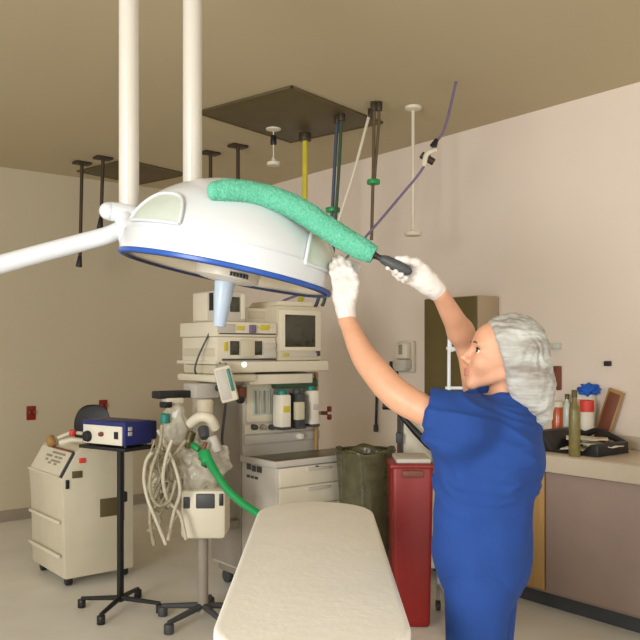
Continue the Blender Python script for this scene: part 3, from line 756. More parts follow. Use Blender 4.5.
MB().cyl(P(212, 436, BD + 0.05), P(217, 452, BD + 0.05), 0.028, 0.034, seg=18, bev=0.008).build('filter', M_LGREY, cl, world=True)
MB().cyl((P(205, 450, BD + 0.24).x, BD + 0.24, 0.9), (P(205, 450, BD + 0.24).x, BD + 0.24, 1.0), 0.02, seg=12).build('stem', M_GREY, cl, world=True)
# green hose
gh = [P(205, 452, BD - 0.02), P(209, 461, BD - 0.05), P(216, 473, BD - 0.1), P(227, 489, BD - 0.15), P(242, 503, BD - 0.2), P(258, 514, BD - 0.25), P(275, 530, BD - 0.3), P(288, 560, BD - 0.3), P(292, 600, BD - 0.3)]
pz = gh[-1].copy(); gh.append(Vector((pz.x + 0.01, pz.y + 0.02, 0.12))); gh.append(Vector((pz.x + 0.10, pz.y + 0.04, 0.022))); gh.append(Vector((pz.x + 0.3, pz.y + 0.1, 0.022)))
t = thing('green_hose', 'thick bright green hose curving down from the valve cluster', 'hose', gh[0])
MB().tube(gh, [0.026, 0.025, 0.022] + [0.021] * (len(gh) - 3), seg=16).build('hose', M_GREEN, t, world=True)
MB().cyl(P(202.5, 452, BD - 0.01), P(207, 463, BD - 0.05), 0.03, 0.027, seg=18, bev=0.005).build('cuff', M_GREEN, t, world=True)
MB().cyl(P(203, 463, BD - 0.03), P(207, 465, BD - 0.04), 0.018, seg=14).build('clip', M_DKGREEN, t, world=True)
# clear bag hanging off the tray
a = P(175, 424, 4.62)
tag(center_origin(MB().blob(a, (0.075, 0.05, 0.115), 0.3, 1.5, 5.0, 4).build('sample_bag', M_CLEAR, ang=180), a), 'clear bag hanging under the black arm of the machine', 'plastic bag')
a = P(165, 418, 4.56)
MBt = MB().cyl(P(165, 413.5, 4.56), P(165, 423, 4.56), 0.026, 0.03, seg=18, bev=0.005)
tag(center_origin(MBt.build('teal_cap', M_TEAL), a), 'small teal cap beside the clear hanging bag', 'cap')
# looping clear hoses
random.seed(11)
lp = [[(152, 452), (146, 462), (144, 480), (148, 500), (156, 520), (166, 545)],
      [(162, 425), (160, 445), (152, 468), (150, 490), (158, 505), (170, 500), (176, 480)],
      [(172, 440), (166, 458), (163, 480), (168, 500), (180, 515), (186, 540)],
      [(186, 440), (178, 450), (168, 462), (160, 478), (152, 498), (150, 520), (154, 545)],
      [(158, 430), (168, 450), (176, 470), (180, 492), (174, 512), (168, 540)],
      [(146, 470), (152, 456), (160, 452), (168, 458), (172, 474), (166, 494), (156, 510), (148, 508)]]
for i in range(9):
    x0, y0 = random.uniform(142, 172), random.uniform(436, 456)
    l = [(x0, y0)]
    for j in range(6): l.append((min(178, max(138, l[-1][0] + random.uniform(-13, 13))), l[-1][1] + random.uniform(4, 24) * (1 if j < 4 else random.choice((1, -0.6)))))
    lp.append(l)
for i, l in enumerate(lp):
    pts = [P(x, y, 4.30 + 0.03 * math.sin(i * 2.1 + j * 0.9) + 0.018 * i) for j, (x, y) in enumerate(l)]
    o = MB().tube(pts, 0.011 if i < 6 else random.uniform(0.006, 0.011), seg=10, sub=16, ribs=0.82).build('breathing_hose', M_HOSE if i < 6 and i % 2 == 0 else M_TANHOSE, ang=60)
    tag(center_origin(o, pts[0]), 'thin ribbed clear beige hose in the loose tangle between blue box and white device', 'hose', 'tangled clear breathing hoses')
pts = [P(226, 402, 4.9), P(224, 420, 4.88), P(222, 440, 4.86), P(226, 458, 4.87), P(229, 470, 4.9)]
tag(center_origin(MB().tube(pts, 0.008).build('cable', M_DKGREY), pts[0]), 'thin grey cable hanging along the grey machine side', 'cable')

# ================================================================== BIN WITH OLIVE BAG
c = P(366, 560, 4.92); BT = CAMZ + (HOR - 450) / FPX * 4.92
t = thing('waste_hamper', 'round hamper lined with a dark olive translucent bag beside the drawers', 'waste bin', (c.x, c.y, 0))
prof = [(0, 0.13), (0.135, 0.13), (0.15, 0.25), (0.158, 0.5), (0.165, 0.75), (0.176, BT - 0.02), (0.182, BT), (0.178, BT + 0.008), (0.168, BT - 0.02), (0.15, 0.70), (0.12, 0.30), (0, 0.28)]
t_bm = MB(); t_bm.lathe(prof, 64)
for v in t_bm.bm.verts:
    a = math.atan2(v.co.y, v.co.x); r = math.hypot(v.co.x, v.co.y)
    if r > 0.02:
        k = 1 + 0.07 * noise.noise(Vector((math.cos(a) * 3, math.sin(a) * 3, v.co.z * 3))) + 0.03 * math.sin(a * 9 + v.co.z * 6)
        v.co.x *= k; v.co.y *= k; v.co.z += 0.012 * math.sin(a * 5) * (v.co.z > 0.8)
t_bm.build('bag', M_OLBAG, t, ang=180)
MB().lathe([(0.178, BT - 0.004), (0.187, BT), (0.178, BT + 0.006), (0.172, BT)], 48).build('hoop', M_OLIVE, t)
for k in range(4):
    a = k * math.pi / 2 + 0.5
    MB().cyl((0.10 * math.cos(a), 0.10 * math.sin(a), 0.06), (0.10 * math.cos(a), 0.10 * math.sin(a), 0.28), 0.009, seg=10).build('leg', M_DKGREY, t)
MB().lathe([(0, 0.05), (0.19, 0.05), (0.195, 0.065), (0.19, 0.08), (0, 0.08)], 36).build('base', M_BLACK, t)
for k in range(4):
    a = k * math.pi / 2 + 0.5
    MB().ball((0.17 * math.cos(a), 0.17 * math.sin(a), 0.026), 0.026).build('caster', M_BLACK, t)

# ================================================================== LEFT CONSOLE
CO = P(64, 560, 5.15); CF = Frame(CO.x, CO.y, TH)
t = thing('heater_console', 'beige floor console with a sloping control panel at far left', 'medical console', (CO.x, CO.y, 0), TH)
# side profile in (x along a, z); front (sloping) faces -x ; depth along y
def cx(px, py): return CF.y(px, py, 0.0)
pr = [cx(64, 640)[0:1][0]]
pts = [(0.005, 0.06), (-0.005, CF.y(64, 512, 0)[1]), (-0.02, CF.y(60, 480, 0)[1]), (CF.y(76, 452, 0)[0], CF.y(76, 452, 0)[1]), (CF.y(84, 445, 0)[0], CF.y(84, 446, 0)[1]), (CF.y(134, 447, 0)[0], CF.y(134, 446, 0)[1]), (CF.y(134, 447, 0)[0], 0.06)]
MB().prism(pts, 0.0, 0.62, 0.014).build('case', M_BEIGE, t)
# sloping panel details: local basis on slope
s0 = Vector((pts[2][0], 0, pts[2][1])); s1 = Vector((pts[3][0], 0, pts[3][1])); sv = (s1 - s0); nrm = Vector((-sv.z, 0, sv.x)).normalized()
def slope(u, y, off=0.0): q = s0 + sv * u + nrm * off; return Vector((q.x, y, q.z))
def slab(mb, u0, u1, y0, y1, off=0.006):
    t_ = bmesh.new(); vs = [t_.verts.new(slope(u, y, o)) for o in (-0.004, off) for u, y in ((u0, y0), (u1, y0), (u1, y1), (u0, y1))]
    for f in ((0, 1, 2, 3), (4, 7, 6, 5), (0, 4, 5, 1), (1, 5, 6, 2), (2, 6, 7, 3), (3, 7, 4, 0)): t_.faces.new([vs[i] for i in f])
    bmesh.ops.recalc_face_normals(t_, faces=t_.faces); mb._merge(t_); return mb
slab(MB(), 0.08, 0.95, 0.03, 0.58, 0.005).build('control_panel', M_CREAM, t)
ctl = MB()
for u, y0, y1 in ((0.80, 0.12, 0.34), (0.66, 0.14, 0.20), (0.66, 0.22, 0.27), (0.52, 0.14, 0.30), (0.42, 0.18, 0.23), (0.42, 0.28, 0.33), (0.66, 0.32, 0.42), (0.52, 0.36, 0.40)): slab(ctl, u - 0.035, u + 0.035, y0, y1, 0.009)
ctl.build('panel_markings', M_GREY, t)
slab(MB(), 0.05, 0.95, 0.005, 0.02, 0.014).build('panel_rail', M_DKGREY, t)
slab(MB(), 0.93, 0.99, 0.02, 0.40, 0.02).build('panel_rail', M_BROWN, t)
slab(MB(), 0.0, 0.06, 0.02, 0.6, 0.014).build('panel_lip', M_CREAM, t)
def cbox(n, px0, py0, px1, py1, m, dep=0.008):
    x0, x1, z0, z1 = CF.rect(px0, py0, px1, py1, 0.0); return MB().box(x0, x1, -dep, 0.004, z0, z1, 0.003).build(n, m, t)
cbox('nameplate', 72, 471, 82, 478, M_PANEL); cbox('lock', 65.5, 480, 69, 489, M_BLACK); cbox('red_button', 79, 458, 85, 463, M_REDB, 0.012)
cbox('grille', 100, 498, 119, 516, M_PANEL); cbox('side_seam', 123, 452, 124.5, 520, M_GREY, 0.003)
for x in (0.06, 0.45):
    for y in (0.08, 0.54): MB().cyl((x - 0.02, y, 0.035), (x + 0.02, y, 0.035), 0.035, seg=16, bev=0.006).build('caster', M_BLACK, t)
mb = MB(); mb.box(-0.03, -0.012, 0.03, 0.59, 0.2, 0.22, 0.004); mb.box(-0.03, -0.012, 0.03, 0.59, 0.42, 0.44, 0.004); mb.build('front_trim', M_CREAM, t)
ztop = CF.y(84, 446, 0)[1]
# bits lying on the console: probe holder with cream wands
t2 = thing('probe_holder', 'tan clip holding two cream probes on top of the console', 'probe', P(64, 441, 5.45))
MB().tube([P(60, 443, 5.46), P(72, 440, 5.46), P(84, 441, 5.46)], [0.022, 0.02, 0.016], seg=14).build('probe', M_CREAM, t2, world=True)
MB().tube([P(58, 438, 5.52), P(72, 433, 5.52), P(86, 434, 5.52)], [0.014, 0.014, 0.012], seg=12).build('probe', M_CREAM, t2, world=True)
MB().cyl(P(50, 437, 5.5), P(52, 445, 5.46), 0.03, seg=16, bev=0.006).build('clip', M_TAN, t2, world=True)
MB().cyl(P(72, 436, 5.5), P(73, 430, 5.5), 0.022, seg=14, bev=0.005).build('red_cap', M_REDB, t2, world=True)

# ================================================================== BLUE BOX ON STAND
bo = P(125, 448.5, 4.72); BF = Frame(bo.x, bo.y, math.radians(56))
bz = bo.z
t = thing('pump_box', 'dark blue equipment box with a white front panel and black knobs', 'equipment box', (bo.x, bo.y, bz), BF.rot)
HB = P(0, 422.5, 4.72).z - bz
# local: front face on the -x side (plane x=0), right-near face on plane y=0
yb = BF.x(82, 432, 0)[0]; xr = BF.y(152, 432, 0)[0]
MB().box(0, xr, 0, yb, 0.012, HB, 0.008).build('case', M_BOXBLUE, t)
MB().box(0.02, xr + 0.12, yb * 0.2, yb * 0.95, 0.02, HB - 0.015, 0.01).build('rear_housing', M_BOXBLUE, t)
def bface(n, px0, py0, px1, py1, m, dep=0.006, rnd=None):
    y0, z0 = BF.x(px0, py1, 0); y1, z1 = BF.x(px1, py0, 0); 
    y0 = BF.x(px0, (py0 + py1) / 2, 0)[0]; y1 = BF.x(px1, (py0 + py1) / 2, 0)[0]
    return MB().box(-dep, 0.003, min(y0, y1), max(y0, y1), z0 - bz, z1 - bz, 0.002 if rnd is None else rnd).build(n, m, t)
ya, _ = BF.x(84, 433, 0); yb2, za = BF.x(122.5, 446, 0); _, zb2 = BF.x(122.5, 427, 0)
MB().box(-0.006, 0.003, min(ya, yb2), max(ya, yb2), za - bz, zb2 - bz, 0.002).build('front_panel', M_PAPER, t)
def bknob(px, py, r, m, L=0.03):
    y, z = BF.x(px, py, 0); MB().cyl((-0.005, y, z - bz), (-L, y, z - bz), r, r * 0.85, seg=22, bev=0.004).build('knob', m, t)
bknob(89, 436, 0.036, M_BLACK, 0.03); bknob(103, 434, 0.015, M_BROWN, 0.03)
bface('socket', 115, 432, 119, 439, M_BLACK, 0.01)
x0, z0 = BF.y(132, 434, 0)
for py in (429, 434):
    x, z = BF.y(130, py, 0); MB().box(x - 0.016, x + 0.016, -0.005, 0.003, z - bz - 0.012, z - bz + 0.012, 0.005).build('switch', M_LGREY, t)
for (x, y) in ((0.03, 0.03), (xr - 0.03, 0.03), (0.03, yb - 0.03), (xr - 0.03, yb - 0.03)): MB().cyl((x, y, 0.0), (x, y, 0.014), 0.012, seg=10).build('foot', M_BLACK, t)
st = thing('equipment_stand', 'black pole stand carrying the dark blue box', 'stand', (bo.x, bo.y, 0), BF.rot)
MB().box(-0.01, xr + 0.02, -0.01, yb + 0.02, bz - 0.022, bz - 0.001, 0.004).build('tray', M_BLACK, st)
px_, _ = BF.y(121, 480, 0.04); 
MB().box(px_ - 0.016, px_ + 0.016, 0.03, 0.06, 0.05, bz - 0.02, 0.004).build('pole', M_BLACK, st)
MB().box(px_ + 0.01, px_ + 0.04, 0.025, 0.065, CAMZ + (HOR - 499) / FPX * 4.75 - 0.02, CAMZ + (HOR - 492) / FPX * 4.75 + 0.0, 0.006).build('pole_clamp', M_BLACK, st)
mb = MB()
for k in range(4):
    an = k * math.pi / 2 + 0.4; e = Vector((px_ + 0.25 * math.cos(an), 0.045 + 0.25 * math.sin(an), 0.055)); mb.cyl((px_, 0.045, 0.075), e, 0.016, 0.012, seg=10); mb.cyl((e.x, e.y, 0), (e.x, e.y, 0.05), 0.024, seg=12, bev=0.005)
mb.build('base', M_BLACK, st)

# ================================================================== BLACK CHAIR behind the blue box
cb = P(93, 424, 6.55)
t = thing('office_chair', 'black rounded chair back showing behind the dark blue box', 'chair', (cb.x, cb.y, 0), math.radians(12))
zt_ = P(0, 404.5, 6.55).z; zb_ = cb.z - 0.25
poly = [(-0.12, zb_), (0.12, zb_)] + [(0.145 * (1 if math.cos(a) >= 0 else -1) * abs(math.cos(a)) ** 0.7, zt_ - 0.17 + 0.17 * math.sin(a)) for a in [math.pi * k / 16 for k in range(17)]]
mb = MB(); mb.prism(poly, -0.025, 0.03, 0.012)
for v in mb.bm.verts: v.co.y += 0.05 * (v.co.x / 0.14) ** 2 * -1
mb.build('backrest', M_BLACK, t)
MB().box(-0.2, 0.2, -0.42, -0.02, 0.43, 0.5, 0.03, 3).build('seat', M_BLACK, t)
MB().tube([(0, 0.03, cb.z - 0.15), (0, 0.05, 0.55), (0, -0.1, 0.42), (0, -0.2, 0.42)], 0.016).build('back_bracket', M_DKGREY, t)
MB().cyl((0, -0.22, 0.08), (0, -0.22, 0.43), 0.025, seg=16).build('gas_column', M_DKGREY, t)
for k in range(5):
    an = k * 2 * math.pi / 5; e = Vector((0.27 * math.cos(an), -0.22 + 0.27 * math.sin(an), 0.06))
    mb = MB(); mb.cyl((0, -0.22, 0.1), e, 0.022, 0.015, seg=10); mb.ball((e.x, e.y, 0.028), 0.028, u=12, v=8); mb.build('leg', M_BLACK, t)

# ================================================================== WALL OUTLETS (red) and DISPENSER
def wall_plate(f, px, py, w_, h_, name, label, cat, m, group=None, proud=0.03):
    x, z = f.y(px, py, 0); c = V3(f, x, 0, z)
    t = thing(name, label, cat, c, f.rot, group)
    MB().box(-w_ / 2, w_ / 2, -0.008, -0.0005, -h_ / 2, h_ / 2, 0.003).build('plate', m, t)
    return t
def gas_outlet(px, py, w_, h_, label):
    t = wall_plate(RM, px, py, w_, h_, 'gas_outlet', label, 'wall outlet', M_RED, 'red wall outlets')
    for dx in (-0.25, 0.25): MB().cyl((dx * w_, -0.008, 0.01), (dx * w_, -0.04, 0.01), w_ * 0.16, seg=14, bev=0.003).build('socket', M_BROWN, t)
    return t
gas_outlet(103, 406.5, 0.085, 0.13, 'red outlet on the left wall just above the dark blue box')
gas_outlet(31, 413, 0.085, 0.13, 'red outlet on the left wall at the far left edge of the photo')
q = P(327, 413, 5.9)
t = thing('valve_assembly', 'red valve sticking out right of the machine vaporizers', 'valve', q)
MB().cyl(q + Vector((-0.045, 0, 0)), q + Vector((0.005, 0, 0)), 0.014, seg=14).build('stem', M_BROWN, t, world=True)
for s_ in (-1, 1): MB().box(q.x + 0.0, q.x + 0.035, q.y - 0.02, q.y + 0.02, q.z + s_ * 0.03 - 0.02, q.z + s_ * 0.03 + 0.02, 0.008).build('lobe', M_RED, t, world=True)
MB().cyl(q + Vector((-0.14, -0.02, 0)), q + Vector((-0.04, 0, 0)), 0.012, seg=10).build('pipe', M_GREY, t, world=True)

x, z = RW.y(408.5, 357, 0); c = V3(RW, x, 0, z)
t = thing('dispenser', 'cream soap dispenser on the wall left of the steel cabinet', 'dispenser', c, RW.rot)
MB().box(-0.09, 0.09, -0.035, -0.001, -0.125, 0.13, 0.012).build('back_plate', M_CREAM, t)
MB().prism([(-0.075, -0.02), (0.075, -0.02), (0.075, -0.085), (0.05, -0.115), (-0.05, -0.115), (-0.075, -0.085)], -0.11, -0.03, 0.01).build('push_cover', M_LGREY, t)
MB().box(-0.07, 0.07, -0.09, -0.03, -0.015, 0.115, 0.015).build('reservoir', M_CREAM, t)
MB().box(-0.02, 0.02, -0.096, -0.088, 0.02, 0.10, 0.003).build('window_slot', M_GREY, t)
# dark bracket left of the dispenser
x, z = RW.y(394.5, 368, 0); c = V3(RW, x, 0, z)
t = thing('wall_bracket', 'small black bracket on the wall below the cream dispenser', 'bracket', c, RW.rot)
MB().box(-0.05, 0.05, -0.012, -0.001, -0.055, 0.055, 0.004).build('plate', M_BLACK, t); MB().box(-0.035, 0.035, -0.06, -0.01, -0.02, 0.03, 0.008).build('hook', M_BLACK, t)
# black cord hanging on the right wall
x, z = RW.y(378.5, 395, 0); x2, z2 = RW.y(377.5, 428, 0)
pts = [V3(RW, x, -0.02, z + 0.2), V3(RW, x, -0.02, z), V3(RW, x2, -0.02, z2)]
t = thing('strap', 'short black strap hanging on the wall above the olive bag', 'strap', pts[0])
MB().tube(pts, 0.011, seg=10).build('webbing', M_BLACK, t, world=True)
MB().cyl(pts[-1] + Vector((0, 0, 0.03)), pts[-1] + Vector((0, 0, -0.03)), 0.02, seg=12, bev=0.004).build('strap_end', M_DKGREY, t, world=True)
# ================================================================== STEEL CABINET on the right wall
xr = RW.y(500, 345, 0.0)[0]; CABD = -RW.x(478, 345, xr)[0]
xl = RW.y(425.5, 345, -CABD)[0]; ztop = RW.y(452, 297, -CABD)[1]
c = V3(RW, (xl + xr) / 2, 0, 0)
t = thing('steel_cabinet', 'tall bronze toned steel cabinet behind the person', 'cabinet', c, RW.rot)
W = xr - xl
MB().box(-W / 2, W / 2, -CABD, -0.01, 0.08, ztop, 0.006).build('body', M_CABSIDE, t)
MB().box(-W / 2 + 0.02, W / 2 - 0.02, -CABD + 0.02, -0.02, 0.0, 0.08).build('plinth', M_DKGREY, t)
for s_ in (-1, 1):
    dd = MB().box(min(s_ * 0.003, s_ * (W / 2 - 0.004)), max(s_ * 0.003, s_ * (W / 2 - 0.004)), -CABD - 0.018, -CABD + 0.002, 0.09, ztop - 0.006, 0.004).build('door', M_CABDOOR, t)
    x = s_ * 0.03
    MB().tube([(x, -CABD - 0.018, 0.92), (x, -CABD - 0.045, 0.93), (x, -CABD - 0.045, 1.07), (x, -CABD - 0.018, 1.08)], 0.006).build('handle', M_STEEL, dd)
# white tubular cart in front of it
kd = 4.35
c = P(470, 600, kd)
t = thing('tube_cart', 'white tubular rail cart frame standing in front of the steel cabinet, beside the face', 'cart', (c.x, c.y, 0))
mb = MB(); z0, z1 = P(0, 388, kd).z, P(0, 349, kd).z
xa, xb = P(449, 0, kd).x, P(492, 0, kd).x
mb.tube([(xa, kd, 0.06), (xa, kd, z1 - 0.05), (xa + 0.012, kd, z1 - 0.012), (xa + 0.05, kd, z1), (xb - 0.05, kd, z1), (xb - 0.012, kd, z1 - 0.012), (xb, kd, z1 - 0.05), (xb, kd, 0.06)], 0.010, seg=12)
mb.build('rail', M_WHITE, t, world=True)
mb = MB(); mb.cyl((xa - 0.02, kd, z0), (xb + 0.02, kd, z0), 0.009, seg=12); mb.build('cross_bar', M_WHITE, t, world=True)
MB().cyl((xa - 0.015, kd, z1 + 0.004), (xa + 0.05, kd, z1 + 0.004), 0.009, seg=12).build('cross_bar', M_WHITE, t, world=True)
MB().box(xa, xb, kd - 0.02, kd + 0.42, 0.60, 0.62, 0.006).build('shelf', M_WHITE, t, world=True)
MB().box(xa, xb, kd - 0.02, kd + 0.42, 0.14, 0.16, 0.006).build('shelf', M_WHITE, t, world=True)
for x in (xa, xb): MB().cyl((x, kd + 0.4, 0.06), (x, kd + 0.4, 0.64), 0.010, seg=12).build('rear_post', M_WHITE, t, world=True)
for x in (xa, xb):
    for y in (kd, kd + 0.4): MB().cyl((x - 0.012, y, 0.03), (x + 0.012, y, 0.03), 0.03, seg=14).build('caster', M_DKGREY, t, world=True)

# ================================================================== BEIGE CART behind her arm + RED BIN
gd = 5.35
a = P(402, 640, gd); b = P(447, 640, gd)
t = thing('beige_trolley', 'pale beige upright trolley behind the red bin with a black hose', 'trolley', ((a.x + b.x) / 2, gd + 0.15, 0))
MB().box(a.x, b.x, gd, gd + 0.3, 0.08, P(0, 420, gd).z, 0.015).build('case', M_CREAM, t, world=True)
MB().box(a.x - 0.006, a.x + 0.008, gd - 0.01, gd + 0.28, 0.3, P(0, 419, gd).z, 0.003).build('edge_trim', M_DKGREY, t, world=True)
q = P(399.5, 438, gd - 0.02); MB().box(q.x - 0.022, q.x + 0.022, q.y - 0.03, q.y + 0.03, q.z - 0.035, q.z + 0.035, 0.006).build('latch', M_DKGREY, t, world=True)
for x in (a.x + 0.04, b.x - 0.04):
    for y in (gd + 0.05, gd + 0.25): MB().cyl((x - 0.012, y, 0.04), (x + 0.012, y, 0.04), 0.04, seg=14).build('caster', M_BLACK, t, world=True)
MB().tube([P(384, 406, gd - 0.02), P(394, 409, gd - 0.06), P(404, 419, gd - 0.08), P(415, 431, gd - 0.09), P(427, 443, gd - 0.1), P(436, 452, gd - 0.06), P(438, 470, gd - 0.03)], [0.026, 0.012, 0.017, 0.024, 0.028, 0.028, 0.026], seg=14).build('hose', M_BLACK, t, world=True)
rd = 4.42; a = P(391.5, 640, rd); b = P(434, 640, rd); zt = P(0, 464, rd).z
t = thing('red_bin', 'tall red waste bin with a pale grey lid behind the person', 'waste bin', ((a.x + b.x) / 2, rd + 0.15, 0))
w2 = (b.x - a.x) / 2
def taper(mb, k0, zz0, zz1):
    for v in mb.bm.verts:
        s_ = k0 + (1 - k0) * (v.co.z - zz0) / (zz1 - zz0); v.co.x *= s_; v.co.y *= s_
    return mb
taper(MB().box(-w2, w2, -0.15, 0.15, 0.0, zt, 0.025, 3), 0.86, 0, zt).build('body', M_RED, t)
MB().box(-w2 - 0.008, w2 + 0.008, -0.158, 0.158, zt - 0.028, zt - 0.004, 0.008).build('rim', M_RED, t)
MB().box(-0.06, 0.06, -0.166, -0.14, zt - 0.075, zt - 0.035, 0.008).build('grip', M_BROWN, t)
MB().box(-w2 + 0.03, w2 - 0.01, -0.12, 0.15, zt - 0.004, zt + 0.024, 0.01, 3).build('lid', M_LGREY, t)

# ================================================================== COUNTER on the right wall and its clutter
CZ = 0.935; CD = 0.61
x0 = RW.y(505, 455, -CD)[0]; x1 = x0 + 3.4
c = V3(RW, (x0 + x1) / 2, 0, 0)
t = thing('counter', 'beige laminate counter with a grey mauve front along the right wall', 'counter', c, RW.rot)
Wc = (x1 - x0)
MB().box(-Wc / 2, Wc / 2, -CD, -0.001, CZ - 0.03, CZ, 0.006).build('countertop', M_COUNTER, t)
MB().box(-Wc / 2, Wc / 2, -CD - 0.012, -CD + 0.02, CZ - 0.105, CZ - 0.004, 0.008).build('front_edge', M_COUNTER, t)
MB().box(-Wc / 2 + 0.02, Wc / 2, -CD + 0.04, -0.001, 0.1, CZ - 0.031, 0.004).build('base_cabinet', M_MAUVE, t)
MB().box(-Wc / 2 + 0.03, Wc / 2, -CD + 0.10, -0.02, 0.0, 0.1).build('toe_kick', M_DKGREY, t)
xm = RW.y(544, 500, -CD + 0.02)[0] - (x0 + x1) / 2
MB().box(-Wc / 2 + 0.03, xm, -CD + 0.018, -CD + 0.042, 0.12, CZ - 0.11, 0.004).build('wood_door', M_TAN, t)
k = xm + 0.01
while k < Wc / 2 - 0.4:
    MB().box(k, k + 0.62, -CD + 0.022, -CD + 0.042, 0.12, CZ - 0.11, 0.004).build('door', M_MAUVE, t); k += 0.63
MB().box(-Wc / 2, Wc / 2, -0.02, -0.001, CZ, CZ + 0.08, 0.004).build('backsplash', M_COUNTER, t)

def onc(px, y):                        # world point on the counter top at picture column px, y behind/before the wall
    x = RW.y(px, 430, y)[0]; return V3(RW, x, y, CZ), x
def scl(p): return p.y / FPX
def bottle(px, y, top, r, name, label, m, mcap, caph=0.03, shoulder=True, group=None):
    p, x = onc(px, y); H = CAMZ + (HOR - top) * scl(p) - CZ
    t = thing(name, label, 'bottle', p, 0, group)
    bh = H - caph
    pr = [(0, 0), (r * 0.92, 0), (r, 0.006), (r, bh * 0.72), (r * 0.85, bh * 0.84), (r * 0.42, bh * 0.93), (r * 0.4, bh), (0, bh)] if shoulder else [(0, 0), (r * 0.95, 0), (r, 0.006), (r, bh - 0.006), (r * 0.92, bh), (0, bh)]
    MB().lathe(pr, 28).build('body', m, t)
    rc = r * 0.5 if shoulder else r * 1.05
    MB().lathe([(0, bh - 0.004), (rc, bh - 0.004), (rc, bh + caph - 0.004), (rc * 0.85, bh + caph), (0, bh + caph)], 24).build('cap', mcap, t)
    return t
# tray
p, xt = onc(582, -0.345)
t = thing('black_tray', 'low black tray with raised ends holding papers on the counter', 'tray', p, RW.rot)
wl = (RW.y(612, 430, -0.345)[0] - RW.y(550, 430, -0.345)[0]) / 2
mb = MB(); mb.box(-wl, wl, -0.17, 0.16, 0.0005, 0.014, 0.004)
mb.build('tray_floor', M_BLACK, t)
for sx in (-1, 1): MB().prism([(sx * wl, 0.001), (sx * wl, 0.125 if sx < 0 else 0.07), (sx * (wl - 0.05), 0.12 if sx < 0 else 0.07), (sx * (wl - 0.13), 0.001)], -0.17, 0.16, 0.008).build('tray_end', M_BLACK, t)
MB().tube([(-wl + 0.05, 0.16, 0.12), (-wl * 0.4, 0.16, 0.09), (0, 0.16, 0.115), (wl * 0.45, 0.16, 0.09), (wl - 0.02, 0.16, 0.05)], 0.02, seg=10).build('back_rail', M_BLACK, t)
for i, (dx, dy, rz, m, px) in enumerate(((0.06, -0.06, 0.2, M_PAPER, 0), (0.11, 0.0, -0.35, M_PAPER, 0), (0.00, 0.05, 0.6, M_CREAM, 0))):
    p2 = V3(RW, xt + dx, -0.345 + dy, CZ + 0.016 + i * 0.026)
    mbp = MB(); t_ = bmesh.new(); bmesh.ops.create_grid(t_, x_segments=14, y_segments=10, size=0.5)
    for v in t_.verts: v.co = Vector((v.co.x * 0.24, v.co.y * 0.17, 0.012 + 0.010 * noise.noise(Vector((v.co.x * 3 + i * 5, v.co.y * 3, i)))))
    g = bmesh.ops.extrude_face_region(t_, geom=t_.faces[:])
    for v in [e for e in g['geom'] if isinstance(e, bmesh.types.BMVert)]: v.co.z -= 0.004
    bmesh.ops.recalc_face_normals(t_, faces=t_.faces)
    mbp._merge(t_)
    o = mbp.build('paper', m, ang=50); o.location = p2; o.rotation_euler = (0, 0, RW.rot + rz)
    tag(o, ['crumpled white sheet lowest in the black counter tray', 'white sheet in the middle of the pile in the black tray', 'cream sheet topmost in the black counter tray'][i], 'paper', 'papers in the black tray')
bottle(557.5, -0.10, 401, 0.036, 'amber_bottle', 'orange brown bottle with a cream cap beside the hair cap', M_AMBER, M_CREAM, 0.035, False)
bottle(574.5, -0.565, 390, 0.033, 'olive_bottle', 'tall slim olive gold bottle at the front edge of the counter', M_GOLDGREEN, M_PANEL, 0.04)
bottle(587, -0.125, 400, 0.042, 'white_jar', 'white jar with a bright red lid on the counter', M_PAPER, M_REDB, 0.07, False)
bottle(567, -0.07, 394, 0.028, 'clear_bottle', 'pale green bottle between the orange bottle and the olive one', M_WINDOW, M_OLIVE, 0.03)
# small box with a blue cloth on it
p, x = onc(584, -0.045)
hz = CAMZ + (HOR - 394) * scl(p) - CZ
t = thing('glove_box', 'upright pale carton behind the red lidded jar', 'box', p, RW.rot)
MB().box(-0.07, 0.07, -0.03, 0.022, 0, hz, 0.004).build('carton', M_PAPER, t); MB().box(-0.05, 0.05, -0.033, -0.026, hz * 0.62, hz * 0.9, 0.002).build('pink_label', mat('pink_print', (226, 172, 150), 0.7), t)
p2, x2 = onc(589, -0.06)
o = MB().blob(p2 + Vector((0, 0, hz + 0.031)), (0.066, 0.045, 0.036), 0.55, 2.3, 4.0, 4).build('blue_cloth', M_CLOTH, ang=180)
tag(center_origin(o, p2 + Vector((0, 0, hz))), 'crumpled bright blue cloth on top of the pale carton', 'cloth')
# leaning brown clipboard
p, x = onc(598, -0.075)
t = thing('clipboard', 'brown board with a tan border leaning at the right end of the counter', 'board', p + Vector((0, 0, 0.012)), RW.rot)
mm = Matrix.Translation((0.0, 0.0, 0.0)) @ Matrix.Rotation(math.radians(17), 4, 'Y') @ Matrix.Rotation(math.radians(-5), 4, 'X')
hb = 0.37
MB().box(-0.05, 0.055, -0.008, 0.008, 0.014, hb, 0.003, mtx=mm).build('border', M_TAN, t)
MB().box(-0.036, 0.042, -0.012, -0.004, 0.03, hb - 0.02, 0.002, mtx=mm).build('board', M_BROWN, t)
